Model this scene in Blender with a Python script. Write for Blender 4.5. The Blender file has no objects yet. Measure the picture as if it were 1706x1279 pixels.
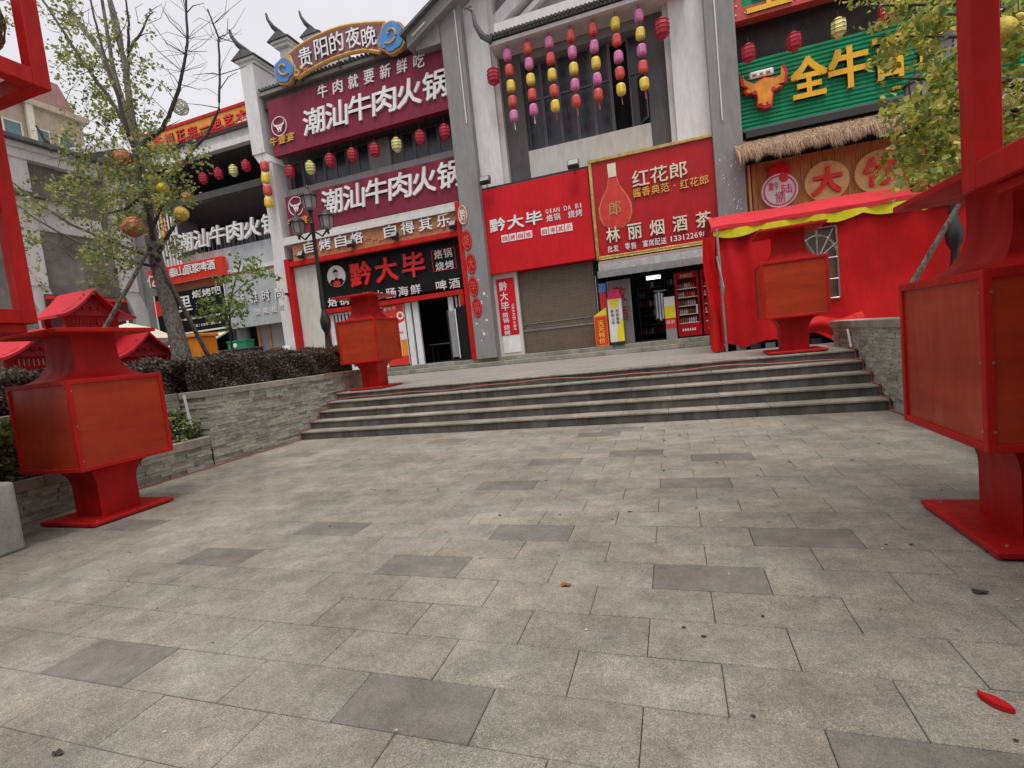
import bpy, bmesh, math, random
import numpy as np
from mathutils import Vector, Matrix
random.seed(7)
rng = np.random.default_rng(7)
SC = bpy.context.scene
COL = SC.collection
# ------------------------------------------------------------------ camera
YAW, PIT, ROL, FPX, EYE = -0.321825437, 0.0796593592, -0.107468525, 824.23, 1.55
def cam_axes():
    f = Vector((math.sin(YAW)*math.cos(PIT), math.cos(YAW)*math.cos(PIT), -math.sin(PIT)))
    r0 = Vector((math.cos(YAW), -math.sin(YAW), 0)); u0 = r0.cross(f)
    r = math.cos(ROL)*r0 + math.sin(ROL)*u0
    return r, r.cross(f), f
CR, CU, CF = cam_axes()
cam = bpy.data.cameras.new('camera'); cam_o = bpy.data.objects.new('camera', cam); COL.objects.link(cam_o)
cam.sensor_width = 36; cam.lens = FPX/1706*36; cam.clip_start = .05; cam.clip_end = 2000
m = Matrix((CR, CU, -CF)).transposed().to_4x4(); m.translation = Vector((0, 0, EYE)); cam_o.matrix_world = m
SC.camera = cam_o
# ------------------------------------------------------------------ world, sun
SC.view_settings.view_transform = 'Standard'; SC.view_settings.look = 'None'
SC.view_settings.exposure = 0.8; SC.view_settings.gamma = 1; SC.view_settings.use_curve_mapping = False
w = bpy.data.worlds.new("World"); SC.world = w; w.use_nodes = True
nt = w.node_tree; nt.nodes.clear()
out = nt.nodes.new('ShaderNodeOutputWorld'); bg = nt.nodes.new('ShaderNodeBackground')
sky = nt.nodes.new('ShaderNodeTexSky'); sky.sky_type = 'NISHITA'; sky.sun_disc = False
sky.sun_elevation = math.radians(76); sky.sun_rotation = math.radians(200)
hs = nt.nodes.new('ShaderNodeHueSaturation'); hs.inputs['Saturation'].default_value = .12
sc_ = nt.nodes.new('ShaderNodeVectorMath'); sc_.operation = 'SCALE'; sc_.inputs['Scale'].default_value = .35
ns = nt.nodes.new('ShaderNodeTexNoise'); ns.inputs['Scale'].default_value = 1.6; ns.inputs['Detail'].default_value = 5
cr = nt.nodes.new('ShaderNodeValToRGB')
cr.color_ramp.elements[0].position = .3; cr.color_ramp.elements[0].color = (4.35, 4.3, 4.55, 1)
cr.color_ramp.elements[1].position = .75; cr.color_ramp.elements[1].color = (4.95, 4.88, 5.15, 1)
ad = nt.nodes.new('ShaderNodeMixRGB'); ad.blend_type = 'MIX'; ad.inputs[0].default_value = .88
nt.links.new(sky.outputs[0], hs.inputs['Color']); nt.links.new(hs.outputs[0], sc_.inputs[0])
tc = nt.nodes.new('ShaderNodeTexCoord'); nt.links.new(tc.outputs['Generated'], ns.inputs['Vector'])
nt.links.new(ns.outputs['Fac'], cr.inputs[0])
nt.links.new(sc_.outputs[0], ad.inputs[1]); nt.links.new(cr.outputs[0], ad.inputs[2])
nt.links.new(ad.outputs[0], bg.inputs[0]); bg.inputs[1].default_value = .112
nt.links.new(bg.outputs[0], out.inputs[0])
sl = bpy.data.lights.new('sun', 'SUN'); sl.energy = 1.5; sl.angle = math.radians(30); sl.color = (1, .97, .92)
so = bpy.data.objects.new('sun', sl); COL.objects.link(so)
so.rotation_euler = (math.radians(20), 0, math.radians(15))   # from behind the camera, a little left, high
# ------------------------------------------------------------------ pixel ray helpers (photo pixels -> place)
def ray(px, py): return CR*((px-853)/FPX) - CU*((py-639.5)/FPX) + CF
def onY(px, py, Y):
    r = ray(px, py); return Vector((0, 0, EYE)) + r*(Y/r.y)
def onX(px, py, X):
    r = ray(px, py); return Vector((0, 0, EYE)) + r*(X/r.x)
def onZ(px, py, Z):
    r = ray(px, py); return Vector((0, 0, EYE)) + r*((Z-EYE)/r.z)
def PX(px, py, Y):
    v = onY(px, py, Y); return v.x, v.z
# ------------------------------------------------------------------ materials
MATS = {}
def mat(name, col, rough=.6, var=.15, scale=6., bump=.0, metal=0., spec=.4, col2=None, stretch=(1, 1, 1), bscale=40.,
        emit=None, alpha=None, coat=0., attr=None, rnd=0., det=6):
    if name in MATS: return MATS[name]
    m = bpy.data.materials.new(name); m.use_nodes = True; t = m.node_tree; n = t.nodes; L = t.links
    p = n['Principled BSDF']; p.inputs['Roughness'].default_value = rough; p.inputs['Metallic'].default_value = metal
    p.inputs['Specular IOR Level'].default_value = spec
    if coat: p.inputs['Coat Weight'].default_value = coat; p.inputs['Coat Roughness'].default_value = .15
    if emit: p.inputs['Emission Color'].default_value = (*emit[:3], 1); p.inputs['Emission Strength'].default_value = emit[3]
    if alpha is not None: p.inputs['Alpha'].default_value = alpha
    tc = n.new('ShaderNodeTexCoord'); mp = n.new('ShaderNodeMapping'); mp.inputs['Scale'].default_value = stretch
    L.new(tc.outputs['Object'], mp.inputs['Vector'])
    no = n.new('ShaderNodeTexNoise'); no.inputs['Scale'].default_value = scale; no.inputs['Detail'].default_value = det
    no.inputs['Roughness'].default_value = .65
    L.new(mp.outputs[0], no.inputs['Vector'])
    rp = n.new('ShaderNodeValToRGB'); c = Vector(col)
    a = [max(0, v*(1-var)) for v in col]; b = list(col2) if col2 else [min(1, v*(1+var)) for v in col]
    rp.color_ramp.elements[0].position = .3; rp.color_ramp.elements[0].color = (*a, 1)
    rp.color_ramp.elements[1].position = .7; rp.color_ramp.elements[1].color = (*b, 1)
    L.new(no.outputs['Fac'], rp.inputs[0]); src = rp.outputs[0]
    if var and not emit:                              # grime: vertical, finer, uneven
        m2 = n.new('ShaderNodeMapping'); m2.inputs['Scale'].default_value = (1, 1, .22); L.new(tc.outputs['Object'], m2.inputs['Vector'])
        n2 = n.new('ShaderNodeTexNoise'); n2.inputs['Scale'].default_value = 7; n2.inputs['Detail'].default_value = 7; n2.inputs['Roughness'].default_value = .7; L.new(m2.outputs[0], n2.inputs['Vector'])
        r2 = n.new('ShaderNodeMapRange'); r2.inputs['From Min'].default_value = .3; r2.inputs['From Max'].default_value = .62; r2.inputs['To Min'].default_value = .86; r2.inputs['To Max'].default_value = 1.06; L.new(n2.outputs['Fac'], r2.inputs['Value'])
        v2 = n.new('ShaderNodeVectorMath'); v2.operation = 'SCALE'; L.new(src, v2.inputs[0]); L.new(r2.outputs[0], v2.inputs['Scale']); src = v2.outputs[0]
        r3 = n.new('ShaderNodeMapRange'); r3.inputs['From Min'].default_value = .35; r3.inputs['From Max'].default_value = .65; r3.inputs['To Min'].default_value = min(1, rough+.15); r3.inputs['To Max'].default_value = max(.05, rough-.08); L.new(n2.outputs['Fac'], r3.inputs['Value']); L.new(r3.outputs[0], p.inputs['Roughness'])
    if rnd:
        oi = n.new('ShaderNodeObjectInfo'); mr = n.new('ShaderNodeMapRange')
        mr.inputs['To Min'].default_value = 1-rnd; mr.inputs['To Max'].default_value = 1+rnd
        av = n.new('ShaderNodeAttribute'); av.attribute_name = 'tone'
        sm = n.new('ShaderNodeMath'); sm.operation = 'ADD'; fr = n.new('ShaderNodeMath'); fr.operation = 'FRACT'
        L.new(oi.outputs['Random'], sm.inputs[0]); L.new(av.outputs['Fac'], sm.inputs[1]); L.new(sm.outputs[0], fr.inputs[0])
        L.new(fr.outputs[0], mr.inputs['Value'])
        vm = n.new('ShaderNodeVectorMath'); vm.operation = 'SCALE'
        L.new(src, vm.inputs[0]); L.new(mr.outputs[0], vm.inputs['Scale']); src = vm.outputs[0]
    if attr:
        av = n.new('ShaderNodeAttribute'); av.attribute_name = attr
        mx = n.new('ShaderNodeMixRGB'); mx.blend_type = 'MULTIPLY'; mx.inputs[0].default_value = 1
        L.new(src, mx.inputs[1]); L.new(av.outputs['Color'], mx.inputs[2]); src = mx.outputs[0]
    L.new(src, p.inputs['Base Color'])
    if bump:
        nb = n.new('ShaderNodeTexNoise'); nb.inputs['Scale'].default_value = bscale; nb.inputs['Detail'].default_value = 4
        L.new(mp.outputs[0], nb.inputs['Vector'])
        bp = n.new('ShaderNodeBump'); bp.inputs['Strength'].default_value = bump; bp.inputs['Distance'].default_value = .02
        L.new(nb.outputs['Fac'], bp.inputs['Height']); L.new(bp.outputs[0], p.inputs['Normal'])
    MATS[name] = m; return m
def granite(name, col, rnd, speck=.35, stain=.25):
    """granite paving: fine speckle, cloudy dirt, a tone per slab"""
    m = mat(name, col, .78, .10, 1.1, bump=.35, bscale=130, rnd=rnd, spec=.3)
    t = m.node_tree; n = t.nodes; L = t.links; p = n['Principled BSDF']
    src = p.inputs['Base Color'].links[0].from_socket
    ge = n.new('ShaderNodeNewGeometry')
    def layer(src, scale, lo, hi, a, b, kind='n', vec=None):
        if kind == 'n':
            x = n.new('ShaderNodeTexNoise'); x.inputs['Scale'].default_value = scale; x.inputs['Detail'].default_value = 5; x.inputs['Roughness'].default_value = .7; o = x.outputs['Fac']
        else:
            x = n.new('ShaderNodeTexVoronoi'); x.inputs['Scale'].default_value = scale; o = x.outputs['Distance']
        L.new(vec or ge.outputs['Position'], x.inputs['Vector'])
        mr = n.new('ShaderNodeMapRange'); mr.inputs['From Min'].default_value = lo; mr.inputs['From Max'].default_value = hi
        mr.inputs['To Min'].default_value = a; mr.inputs['To Max'].default_value = b
        L.new(o, mr.inputs['Value'])
        vm = n.new('ShaderNodeVectorMath'); vm.operation = 'SCALE'; L.new(src, vm.inputs[0]); L.new(mr.outputs[0], vm.inputs['Scale'])
        return vm.outputs[0]
    src = layer(src, 210, .35, .65, 1-speck, 1+speck)
    src = layer(src, 95, .4, .62, 1-speck*.45, 1+speck*.4)
    src = layer(src, 30, .35, .68, 1-speck*.35, 1+speck*.25)
    src = layer(src, .9, .32, .68, 1-stain, 1+stain*.6)
    src = layer(src, 4.5, .36, .6, 1-stain*.55, 1+stain*.1)
    src = layer(src, 2.3, .0, .055, .45, 1, 'v')
    x = n.new('ShaderNodeTexNoise'); x.inputs['Scale'].default_value = 1.7; x.inputs['Detail'].default_value = 6; x.inputs['Roughness'].default_value = .7; L.new(ge.outputs['Position'], x.inputs['Vector'])
    rr = n.new('ShaderNodeValToRGB'); e = rr.color_ramp.elements; e[0].position = .35; e[0].color = (1.06, .99, .91, 1); e[1].position = .65; e[1].color = (.975, .995, .955, 1)
    L.new(x.outputs['Fac'], rr.inputs[0]); mm = n.new('ShaderNodeMixRGB'); mm.blend_type = 'MULTIPLY'; mm.inputs[0].default_value = 1; L.new(src, mm.inputs[1]); L.new(rr.outputs[0], mm.inputs[2]); src = mm.outputs[0]
    # pale scuffs
    mp2 = n.new('ShaderNodeMapping'); mp2.inputs['Scale'].default_value = (1.1, 3.2, 1); mp2.inputs['Rotation'].default_value = (0, 0, .5); L.new(ge.outputs['Position'], mp2.inputs['Vector'])
    src = layer(src, 1.3, .66, .78, 1, 1.28, vec=mp2.outputs[0])
    L.new(src, p.inputs['Base Color'])
    return m
M = {}
M['slab'] = granite('granite_slab', (.313, .294, .26), .07, .5, .32)
M['slab_dark'] = granite('dark_slab', (.215, .203, .185), .06, .3, .3)
M['tread'] = granite('stair_tread', (.315, .30, .268), .12, .2, .35)
def streaky(name, col):
    m = mat(name, col, .7, .6, 3.2, bump=.2, bscale=60, stretch=(1, 1, .25), rnd=.18, col2=[c*1.5 for c in col]); return m
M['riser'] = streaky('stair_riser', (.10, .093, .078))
M['joint'] = mat('joint_dirt', (.15, .135, .108), .95, .3, 20)
M['terrace'] = mat('terrace_paving', (.30, .285, .255), .6, .3, 2.5, stretch=(.3, 2.5, 1), spec=.4)
M['cap'] = granite('wall_cap_stone', (.38, .365, .33), .08, .12, .3)
M['slate'] = mat('slate_strip', (.37, .375, .31), .85, .35, 9, bump=.6, bscale=30, rnd=.3, stretch=(1, 1, 3))
M['slate_back'] = mat('wall_core', (.06, .062, .052), .95, .2, 10)
M['block'] = granite('rough_granite_block', (.42, .42, .41), .0, .22, .25)
M['soil'] = mat('planter_soil', (.04, .03, .022), 1, .4, 10, bump=.5)
M['lred'] = mat('lantern_red_paint', (.46, .010, .010), .5, .25, 2.2, spec=.25)
M['lred_frame'] = mat('lantern_frame_paint', (.50, .012, .009), .5, .2, 2.2, spec=.25)
M['lpanel'] = mat('lantern_orange_panel', (.42, .026, .011), .36, .35, 1.1, spec=.35, col2=(.56, .062, .018), stretch=(.4, .4, 2.2))
M['white'] = mat('white_render', (.68, .67, .66), .85, .07, 1.2, bump=.1, stretch=(1, 1, .4))
M['offwhite'] = mat('cream_render', (.60, .58, .54), .85, .1, 1.2, bump=.1, stretch=(1, 1, .4))
M['grey'] = mat('grey_render', (.255, .25, .248), .8, .12, 1.4, bump=.1, stretch=(1, 1, .35))
M['grey_d'] = mat('dark_grey_render', (.115, .11, .112), .8, .12, 1.4, bump=.1)
M['tile'] = mat('roof_tile_grey', (.11, .112, .112), .75, .35, 8, bump=.3)
M['maroon'] = mat('maroon_sign_board', (.22, .022, .05), .5, .12, .8, spec=.25)
M['red'] = mat('bright_red_board', (.60, .012, .02), .55, .1, .8, spec=.2)
M['red2'] = mat('crimson_glossy_board', (.44, .010, .013), .3, .12, 1.5, spec=.3)
M['letter'] = mat('white_letter', (.82, .80, .80), .45, .05, 5)
M['letter_cream'] = mat('cream_letter', (.75, .68, .52), .4, .1, 5)
M['letter_red'] = mat('red_letter', (.75, .02, .02), .4, .1, 5)
M['letter_gold'] = mat('gold_letter', (.78, .42, .04), .35, .15, 6, spec=.6)
M['letter_yel'] = mat('yellow_letter', (.80, .45, .015), .45, .08, 5)
M['gold'] = mat('gold_trim', (.52, .36, .12), .28, .3, 7, metal=.7)
M['goldp'] = mat('ochre_paint', (.60, .33, .09), .5, .12, 4)
M['blue'] = mat('cloud_blue', (.07, .24, .55), .5, .12, 3)
M['mauve'] = mat('arch_sign_mauve', (.22, .09, .10), .5, .1, 3)
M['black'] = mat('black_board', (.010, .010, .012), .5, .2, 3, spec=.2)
M['blackp'] = mat('black_iron', (.022, .021, .022), .4, .2, 8, spec=.5)
M['carved'] = mat('carved_terracotta', (.42, .17, .085), .7, .25, 5, bump=.6, bscale=9, col2=(.55, .25, .13), stretch=(1, 1, 1.6))
M['dark'] = mat('dark_interior', (.022, .021, .021), .8, .3, 3)  # near-black colour stands in for the darkness inside the rooms
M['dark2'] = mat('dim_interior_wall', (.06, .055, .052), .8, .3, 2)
M['winframe'] = mat('window_frame_grey', (.13, .125, .14), .45, .1, 6)
M['glass'] = mat('dark_window_glass', (.022, .022, .028), .22, .25, 2, spec=.55)
M['white_metal'] = mat('white_metal', (.74, .74, .76), .4, .05, 5)
M['silver'] = mat('steel', (.45, .44, .43), .3, .15, 7, metal=.8)
M['shutter'] = mat('brown_shutter', (.15, .115, .088), .6, .12, 3, stretch=(.3, 1, 3))
M['green'] = mat('green_corrugated', (.012, .26, .12), .5, .15, 3, spec=.25)
M['wood'] = mat('stained_wood', (.42, .17, .05), .6, .4, 5, bump=.25, bscale=30, stretch=(6, 1, .4), col2=(.66, .32, .10))
M['woodl'] = mat('pale_wood_disc', (.72, .48, .19), .6, .12, 6, stretch=(1, 1, 6))
M['thatch'] = mat('straw_thatch', (.33, .225, .15), .95, .4, 30, attr='tint')
M['tent'] = mat('red_tent_cloth', (.56, .010, .012), .6, .22, .9, spec=.2, bump=.25, bscale=3)
M['tent_edge'] = mat('pink_red_tent_hem', (.62, .025, .04), .45, .1, 3)
M['yellow'] = mat('yellow_valance', (.72, .66, .01), .5, .1, 4)
M['orange'] = mat('orange_plastic', (.72, .24, .01), .45, .1, 4)
M['orange_sign'] = mat('orange_sign_board', (.72, .30, .035), .45, .14, 2)
M['sgreen'] = mat('green_plastic', (.03, .26, .12), .4, .1, 4)
M['greyboard'] = mat('grey_slatted_board', (.50, .52, .54), .5, .07, 3, stretch=(8, 1, 1))
M['cream'] = mat('cream_canvas', (.68, .62, .50), .85, .12, 2)
M['beige'] = mat('beige_render', (.44, .35, .26), .85, .15, 2)
M['pink'] = mat('pink_lantern', (.66, .20, .42), .5, .12, 6)
M['coral'] = mat('coral_lantern', (.66, .10, .08), .5, .12, 6)
M['lyel'] = mat('yellow_lantern', (.82, .62, .10), .5, .1, 6)
M['dred'] = mat('dark_red_lantern', (.42, .02, .045), .5, .15, 6)
M['lime'] = mat('pale_lime_lantern', (.68, .72, .30), .5, .12, 6)
M['bark'] = mat('tree_bark', (.10, .085, .07), .95, .5, 22, bump=1.0, bscale=45, stretch=(1, 1, .6), col2=(.34, .31, .27))
M['twig'] = mat('dark_twig', (.08, .07, .062), .9, .3, 14)
M['leaf'] = mat('ginkgo_leaf', (.55, .55, .55), .6, .2, 3, attr='tint', spec=.3)
M['hedge'] = mat('hedge_leaf', (.55, .55, .55), .65, .2, 3, attr='tint', spec=.25)
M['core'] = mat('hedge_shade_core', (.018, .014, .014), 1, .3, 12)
M['cable'] = mat('red_light_cable', (.42, .10, .10), .45, .1, 8)
M['ball_o'] = mat('orange_rattan_ball', (.55, .24, .13), .8, .3, 30, bump=.6)
M['ball_y'] = mat('yellow_rattan_ball', (.66, .52, .10), .8, .3, 30, bump=.6)
M['ball_w'] = mat('cream_rattan_ball', (.50, .50, .33), .8, .3, 30, bump=.6)
M['mesh'] = mat('brown_woven_mesh', (.28, .19, .13), .8, .3, 60, bump=.6)
M['paperw'] = mat('white_print', (.78, .78, .76), .6, .05, 5)
M['printred'] = mat('red_print', (.70, .04, .025), .5, .1, 5)
M['printyel'] = mat('yellow_print', (.85, .70, .02), .5, .1, 5)
M['printor'] = mat('orange_print', (.80, .27, .02), .5, .1, 5)
M['pinkp'] = mat('magenta_print', (.75, .03, .16), .5, .1, 5)
M['tube'] = mat('lit_tube', (.9, .9, .9), .5, 0, 1, emit=(.85, .95, 1, 2.5))
M['skin'] = mat('printed_skin_grey', (.55, .45, .43), .6, .1, 5)
M['lampglass'] = mat('lamp_glass', (.30, .30, .31), .2, .1, 5, spec=.6)
M['clear'] = mat('clear_vinyl', (.16, .12, .10), .12, .4, 3, spec=.7)
M['pinkboard'] = mat('plum_sign_board', (.09, .02, .02), .45, .2, 3)
M['litter'] = mat('litter', (.6, .58, .52), .8, .3, 20)
M['deadleaf'] = mat('dead_leaf', (.28, .09, .03), .8, .3, 20)
M['gum'] = mat('gum_spot', (.05, .045, .04), .9, .3, 20)
M['bottle1'] = mat('bottle_brown', (.22, .12, .05), .3, .5, 9, spec=.6)
M['bottle2'] = mat('bottle_pale', (.5, .5, .46), .3, .4, 9, spec=.6)
def translucent(m, k=.38):
    t = m.node_tree; n = t.nodes; p = n['Principled BSDF']; o = n['Material Output']
    tr_ = n.new('ShaderNodeBsdfTranslucent'); mx = n.new('ShaderNodeMixShader'); mx.inputs[0].default_value = k
    t.links.new(p.inputs['Base Color'].links[0].from_socket, tr_.inputs['Color']); t.links.new(p.outputs[0], mx.inputs[1]); t.links.new(tr_.outputs[0], mx.inputs[2]); t.links.new(mx.outputs[0], o.inputs['Surface'])
translucent(M['leaf']); translucent(M['hedge'], .25)
# ------------------------------------------------------------------ mesh builder
ORG = {}
class MB:
    def __init__(s): s.v = []; s.f = []
    def add(s, vs, fs):
        o = len(s.v); s.v += [tuple(v) for v in vs]; s.f += [tuple(i+o for i in f) for f in fs]; return s
    def box(s, x0, x1, y0, y1, z0, z1):
        return s.add([(x0,y0,z0),(x1,y0,z0),(x1,y1,z0),(x0,y1,z0),(x0,y0,z1),(x1,y0,z1),(x1,y1,z1),(x0,y1,z1)],
                     [(0,3,2,1),(4,5,6,7),(0,1,5,4),(1,2,6,5),(2,3,7,6),(3,0,4,7)])
    def prism(s, pts, y0, y1):                       # polygon in XZ, any winding
        a = sum(pts[i][0]*pts[(i+1)%len(pts)][1]-pts[(i+1)%len(pts)][0]*pts[i][1] for i in range(len(pts)))
        if a < 0: pts = pts[::-1]
        n = len(pts)
        vs = [(x, y0, z) for x, z in pts]+[(x, y1, z) for x, z in pts]
        return s.add(vs, [tuple(range(n)), tuple(range(2*n-1, n-1, -1))]+[(i, n+i, n+(i+1)%n, (i+1)%n) for i in range(n)])
    def prismx(s, pts, x0, x1):                      # polygon in YZ
        n = len(pts); vs = [(x0, y, z) for y, z in pts]+[(x1, y, z) for y, z in pts]
        return s.add(vs, [tuple(range(n-1, -1, -1)), tuple(range(n, 2*n))]+[(i, (i+1)%n, n+(i+1)%n, n+i) for i in range(n)])
    def loft(s, prof, cx, cy, cap=True):             # square sections (z, half)
        o = len(s.v)
        for z, h in prof: s.v += [(cx-h,cy-h,z),(cx+h,cy-h,z),(cx+h,cy+h,z),(cx-h,cy+h,z)]
        for i in range(len(prof)-1):
            for k in range(4): a = o+4*i+k; b = o+4*i+(k+1)%4; s.f.append((a, b, b+4, a+4))
        if cap: s.f.append((o+3, o+2, o+1, o)); e = o+4*(len(prof)-1); s.f.append((e, e+1, e+2, e+3))
        return s
    def lathe(s, prof, cx, cy, n=12, flat=0):        # (r, z)
        o = len(s.v)
        for r, z in prof:
            for k in range(n):
                a = 2*math.pi*(k+.5)/n; s.v.append((cx+r*math.cos(a), cy+r*math.sin(a), z))
        for i in range(len(prof)-1):
            for k in range(n): a = o+i*n+k; b = o+i*n+(k+1)%n; s.f.append((a, b, b+n, a+n))
        s.f.append(tuple(range(o+n-1, o-1, -1))); e = o+(len(prof)-1)*n; s.f.append(tuple(range(e, e+n)))
        return s
    def tube(s, pts, rad, n=6):
        pts = [Vector(p) for p in pts]; o = len(s.v)
        if not hasattr(rad, '__len__'): rad = [rad]*len(pts)
        for i, p in enumerate(pts):
            d = (pts[min(i+1, len(pts)-1)]-pts[max(i-1, 0)])
            if d.length < 1e-9: d = Vector((0, 0, 1))
            d.normalize()
            u = d.cross(Vector((0, 0, 1)) if abs(d.z) < .9 else Vector((1, 0, 0))).normalized(); v = d.cross(u)
            for k in range(n):
                a = 2*math.pi*k/n; s.v.append(tuple(p+(u*math.cos(a)+v*math.sin(a))*rad[i]))
        for i in range(len(pts)-1):
            for k in range(n): a = o+i*n+k; b = o+i*n+(k+1)%n; s.f.append((a, a+n, b+n, b))
        s.f.append(tuple(range(o, o+n))); e = o+(len(pts)-1)*n; s.f.append(tuple(range(e+n-1, e-1, -1)))
        return s
    def disc(s, cx, cz, r, y0, y1, n=28):            # facing -Y
        return s.prism([(cx+r*math.cos(2*math.pi*k/n), cz+r*math.sin(2*math.pi*k/n)) for k in range(n)], y0, y1)
    def ring(s, cx, cz, r0, r1, y0, y1, n=28):
        o = len(s.v)
        for y in (y0, y1):
            for r in (r0, r1):
                for k in range(n): a = 2*math.pi*k/n; s.v.append((cx+r*math.cos(a), y, cz+r*math.sin(a)))
        for k in range(n):
            j = (k+1) % n
            s.f += [(o+k, o+j, o+n+j, o+n+k), (o+2*n+k, o+3*n+k, o+3*n+j, o+2*n+j), (o+k, o+2*n+k, o+2*n+j, o+j), (o+n+k, o+n+j, o+3*n+j, o+3*n+k)]
        return s
    def mesh(s, name, org=(0, 0, 0)):
        me = bpy.data.meshes.new(name)
        v = np.array(s.v, dtype=np.float64)-np.array(org)
        me.from_pydata(v.tolist(), [], s.f); me.update(); return me
    def build(s, name, m, parent=None, smooth=False):
        org = ORG.get(parent.name, (0, 0, 0)) if parent else (0, 0, 0)
        me = s.mesh(name, org); me.materials.append(m)
        o = bpy.data.objects.new(name, me); COL.objects.link(o)
        if parent: o.parent = parent; ORG[o.name] = org
        if smooth:
            me.polygons.foreach_set('use_smooth', [True]*len(me.polygons))
            try: me.set_sharp_from_angle(angle=math.radians(40))
            except Exception: pass
        return o
def bevel(o, wd=.01, seg=1):
    b = o.modifiers.new('bevel', 'BEVEL'); b.width = wd; b.segments = seg; b.limit_method = 'ANGLE'; return o
def fixn(o):
    bm = bmesh.new(); bm.from_mesh(o.data); bmesh.ops.recalc_face_normals(bm, faces=bm.faces); bm.to_mesh(o.data); bm.free(); return o
def tag(o, label=None, cat=None, group=None, kind=None):
    if label: o['label'] = label
    if cat: o['category'] = cat
    if group: o['group'] = group
    if kind: o['kind'] = kind
    return o
def thing(name, label, cat, loc=(0, 0, 0), group=None, kind=None):
    o = bpy.data.objects.new(name, None); COL.objects.link(o); o.location = loc; o.empty_display_size = .1
    ORG[o.name] = tuple(loc); tag(o, label, cat, group, kind); return o
def copytree(o, parent=None):
    c = o.copy(); COL.objects.link(c)
    ORG[c.name] = ORG.get(o.name, (0, 0, 0))
    if parent: c.parent = parent
    for ch in [x for x in KIDS.get(o.name, [])]: copytree(ch, c)
    return c
KIDS = {}
def indexkids(o):
    KIDS[o.name] = list(o.children)
    for c in o.children: indexkids(c)
def box(name, m, parent, *a): return MB().box(*a).build(name, m, parent)
def setcol(me, tint, attr='tint'):                    # per-face colours -> corner attribute
    ca = me.color_attributes.new(attr, 'FLOAT_COLOR', 'CORNER')
    lt = np.zeros(len(me.polygons), dtype=np.int32); me.polygons.foreach_get('loop_total', lt)
    c = np.repeat(np.c_[tint, np.ones(len(tint))], lt, axis=0).astype(np.float32)
    ca.data.foreach_set('color', c.ravel())
# ------------------------------------------------------------------ lettering
FONTC = {}
def glyph(s, bold):
    k = (s, bold)
    if k in FONTC: return FONTC[k]
    cu = bpy.data.curves.new('t', 'FONT'); cu.body = s; cu.size = 1; cu.resolution_u = 2; cu.fill_mode = 'FRONT'; cu.offset = bold
    ob = bpy.data.objects.new('t', cu); COL.objects.link(ob)
    dg = bpy.context.evaluated_depsgraph_get(); me = bpy.data.meshes.new_from_object(ob.evaluated_get(dg))
    COL.objects.unlink(ob); bpy.data.objects.remove(ob)
    v = [tuple(x.co[:2]) for x in me.vertices]; f = [tuple(p.vertices) for p in me.polygons]
    cnt = {}
    for p in f:
        for i in range(len(p)):
            a, b = p[i], p[(i+1) % len(p)]; cnt[(a, b)] = 1
    edges = [e for e in cnt if (e[1], e[0]) not in cnt]
    bpy.data.meshes.remove(me)
    FONTC[k] = (v, f, edges); return FONTC[k]
def put_text(mb, s, x0, x1, z0, z1, Y, depth=.03, bold=.02, shear=0., side=None):
    """glyphs of s stretched to fill the rectangle; front face at Y, facing -Y.  side='x': rectangle runs along Y on plane X=Y"""
    if bold >= .008:
        d = bold*.55*(x1-x0); e_ = bold*.55*(z1-z0)
        sh = ((0, 0), (d, e_), (d, 0), (0, e_)) if bold >= .03 else ((0, 0), (d, e_*.5))
        for i, (a, b) in enumerate(sh):
            put_text(mb, s, x0+a-d/2, x1+a-d/2, z0+b-e_/2, z1+b-e_/2, Y+(-1 if side else 1)*.0007*i, depth, 0, shear, side)
        return mb
    v, f, ed = glyph(s, 0)
    if not v: return mb
    a = np.array(v); mn = a.min(0); mx = a.max(0); d = np.maximum(mx-mn, 1e-6)
    u = (a-mn)/d
    X = x0+u[:, 0]*(x1-x0)+shear*(u[:, 1]-.5)*(z1-z0); Z = z0+u[:, 1]*(z1-z0); n = len(v)
    if side: vs = [(Y, x, z) for x, z in zip(X, Z)]+[(Y-depth, x, z) for x, z in zip(X, Z)]
    else: vs = [(x, Y, z) for x, z in zip(X, Z)]+[(x, Y+depth, z) for x, z in zip(X, Z)]
    fs = [p for p in f]+[(b, a_, a_+n, b+n) for a_, b in ed]
    return mb.add(vs, fs)
def text_row(parent, s, bl, tr, Y, m, depth=.04, bold=.02, shear=0., name='character', fill=.86, each=True, world=False, z=None):
    """one raised character after another between two photo pixels"""
    if world: x0, z0, x1, z1 = bl[0], bl[1], tr[0], tr[1]
    else: (x0, z0), (x1, z1) = PX(*bl, Y), PX(*tr, Y)
    if z: z0, z1 = z
    n = len(s); st = (x1-x0)/(n-1+fill) if n > 1 else (x1-x0)/fill; mb = MB(); outl = []
    for i, ch in enumerate(s):
        if ch == ' ': continue
        a = x0+i*st; b = a+st*fill; zz0, zz1 = z0, z1
        if ch in '·.': cx = (a+b)/2; h = (z1-z0); a, b = cx-.08*h, cx+.08*h; zz0, zz1 = z0+.42*h, z0+.58*h
        if ch in 'I1:': cx = (a+b)/2; a, b = cx-.13*st, cx+.13*st
        if ch in '一': h = (z1-z0); zz0, zz1 = z0+.42*h, z0+.56*h
        t = MB() if each else mb
        put_text(t, ch, a, b, zz0, zz1, Y, depth, bold, shear)
        if each: outl.append(t.build(name, m, parent))
    if not each: outl.append(mb.build(name, m, parent))
    return outl
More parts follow.
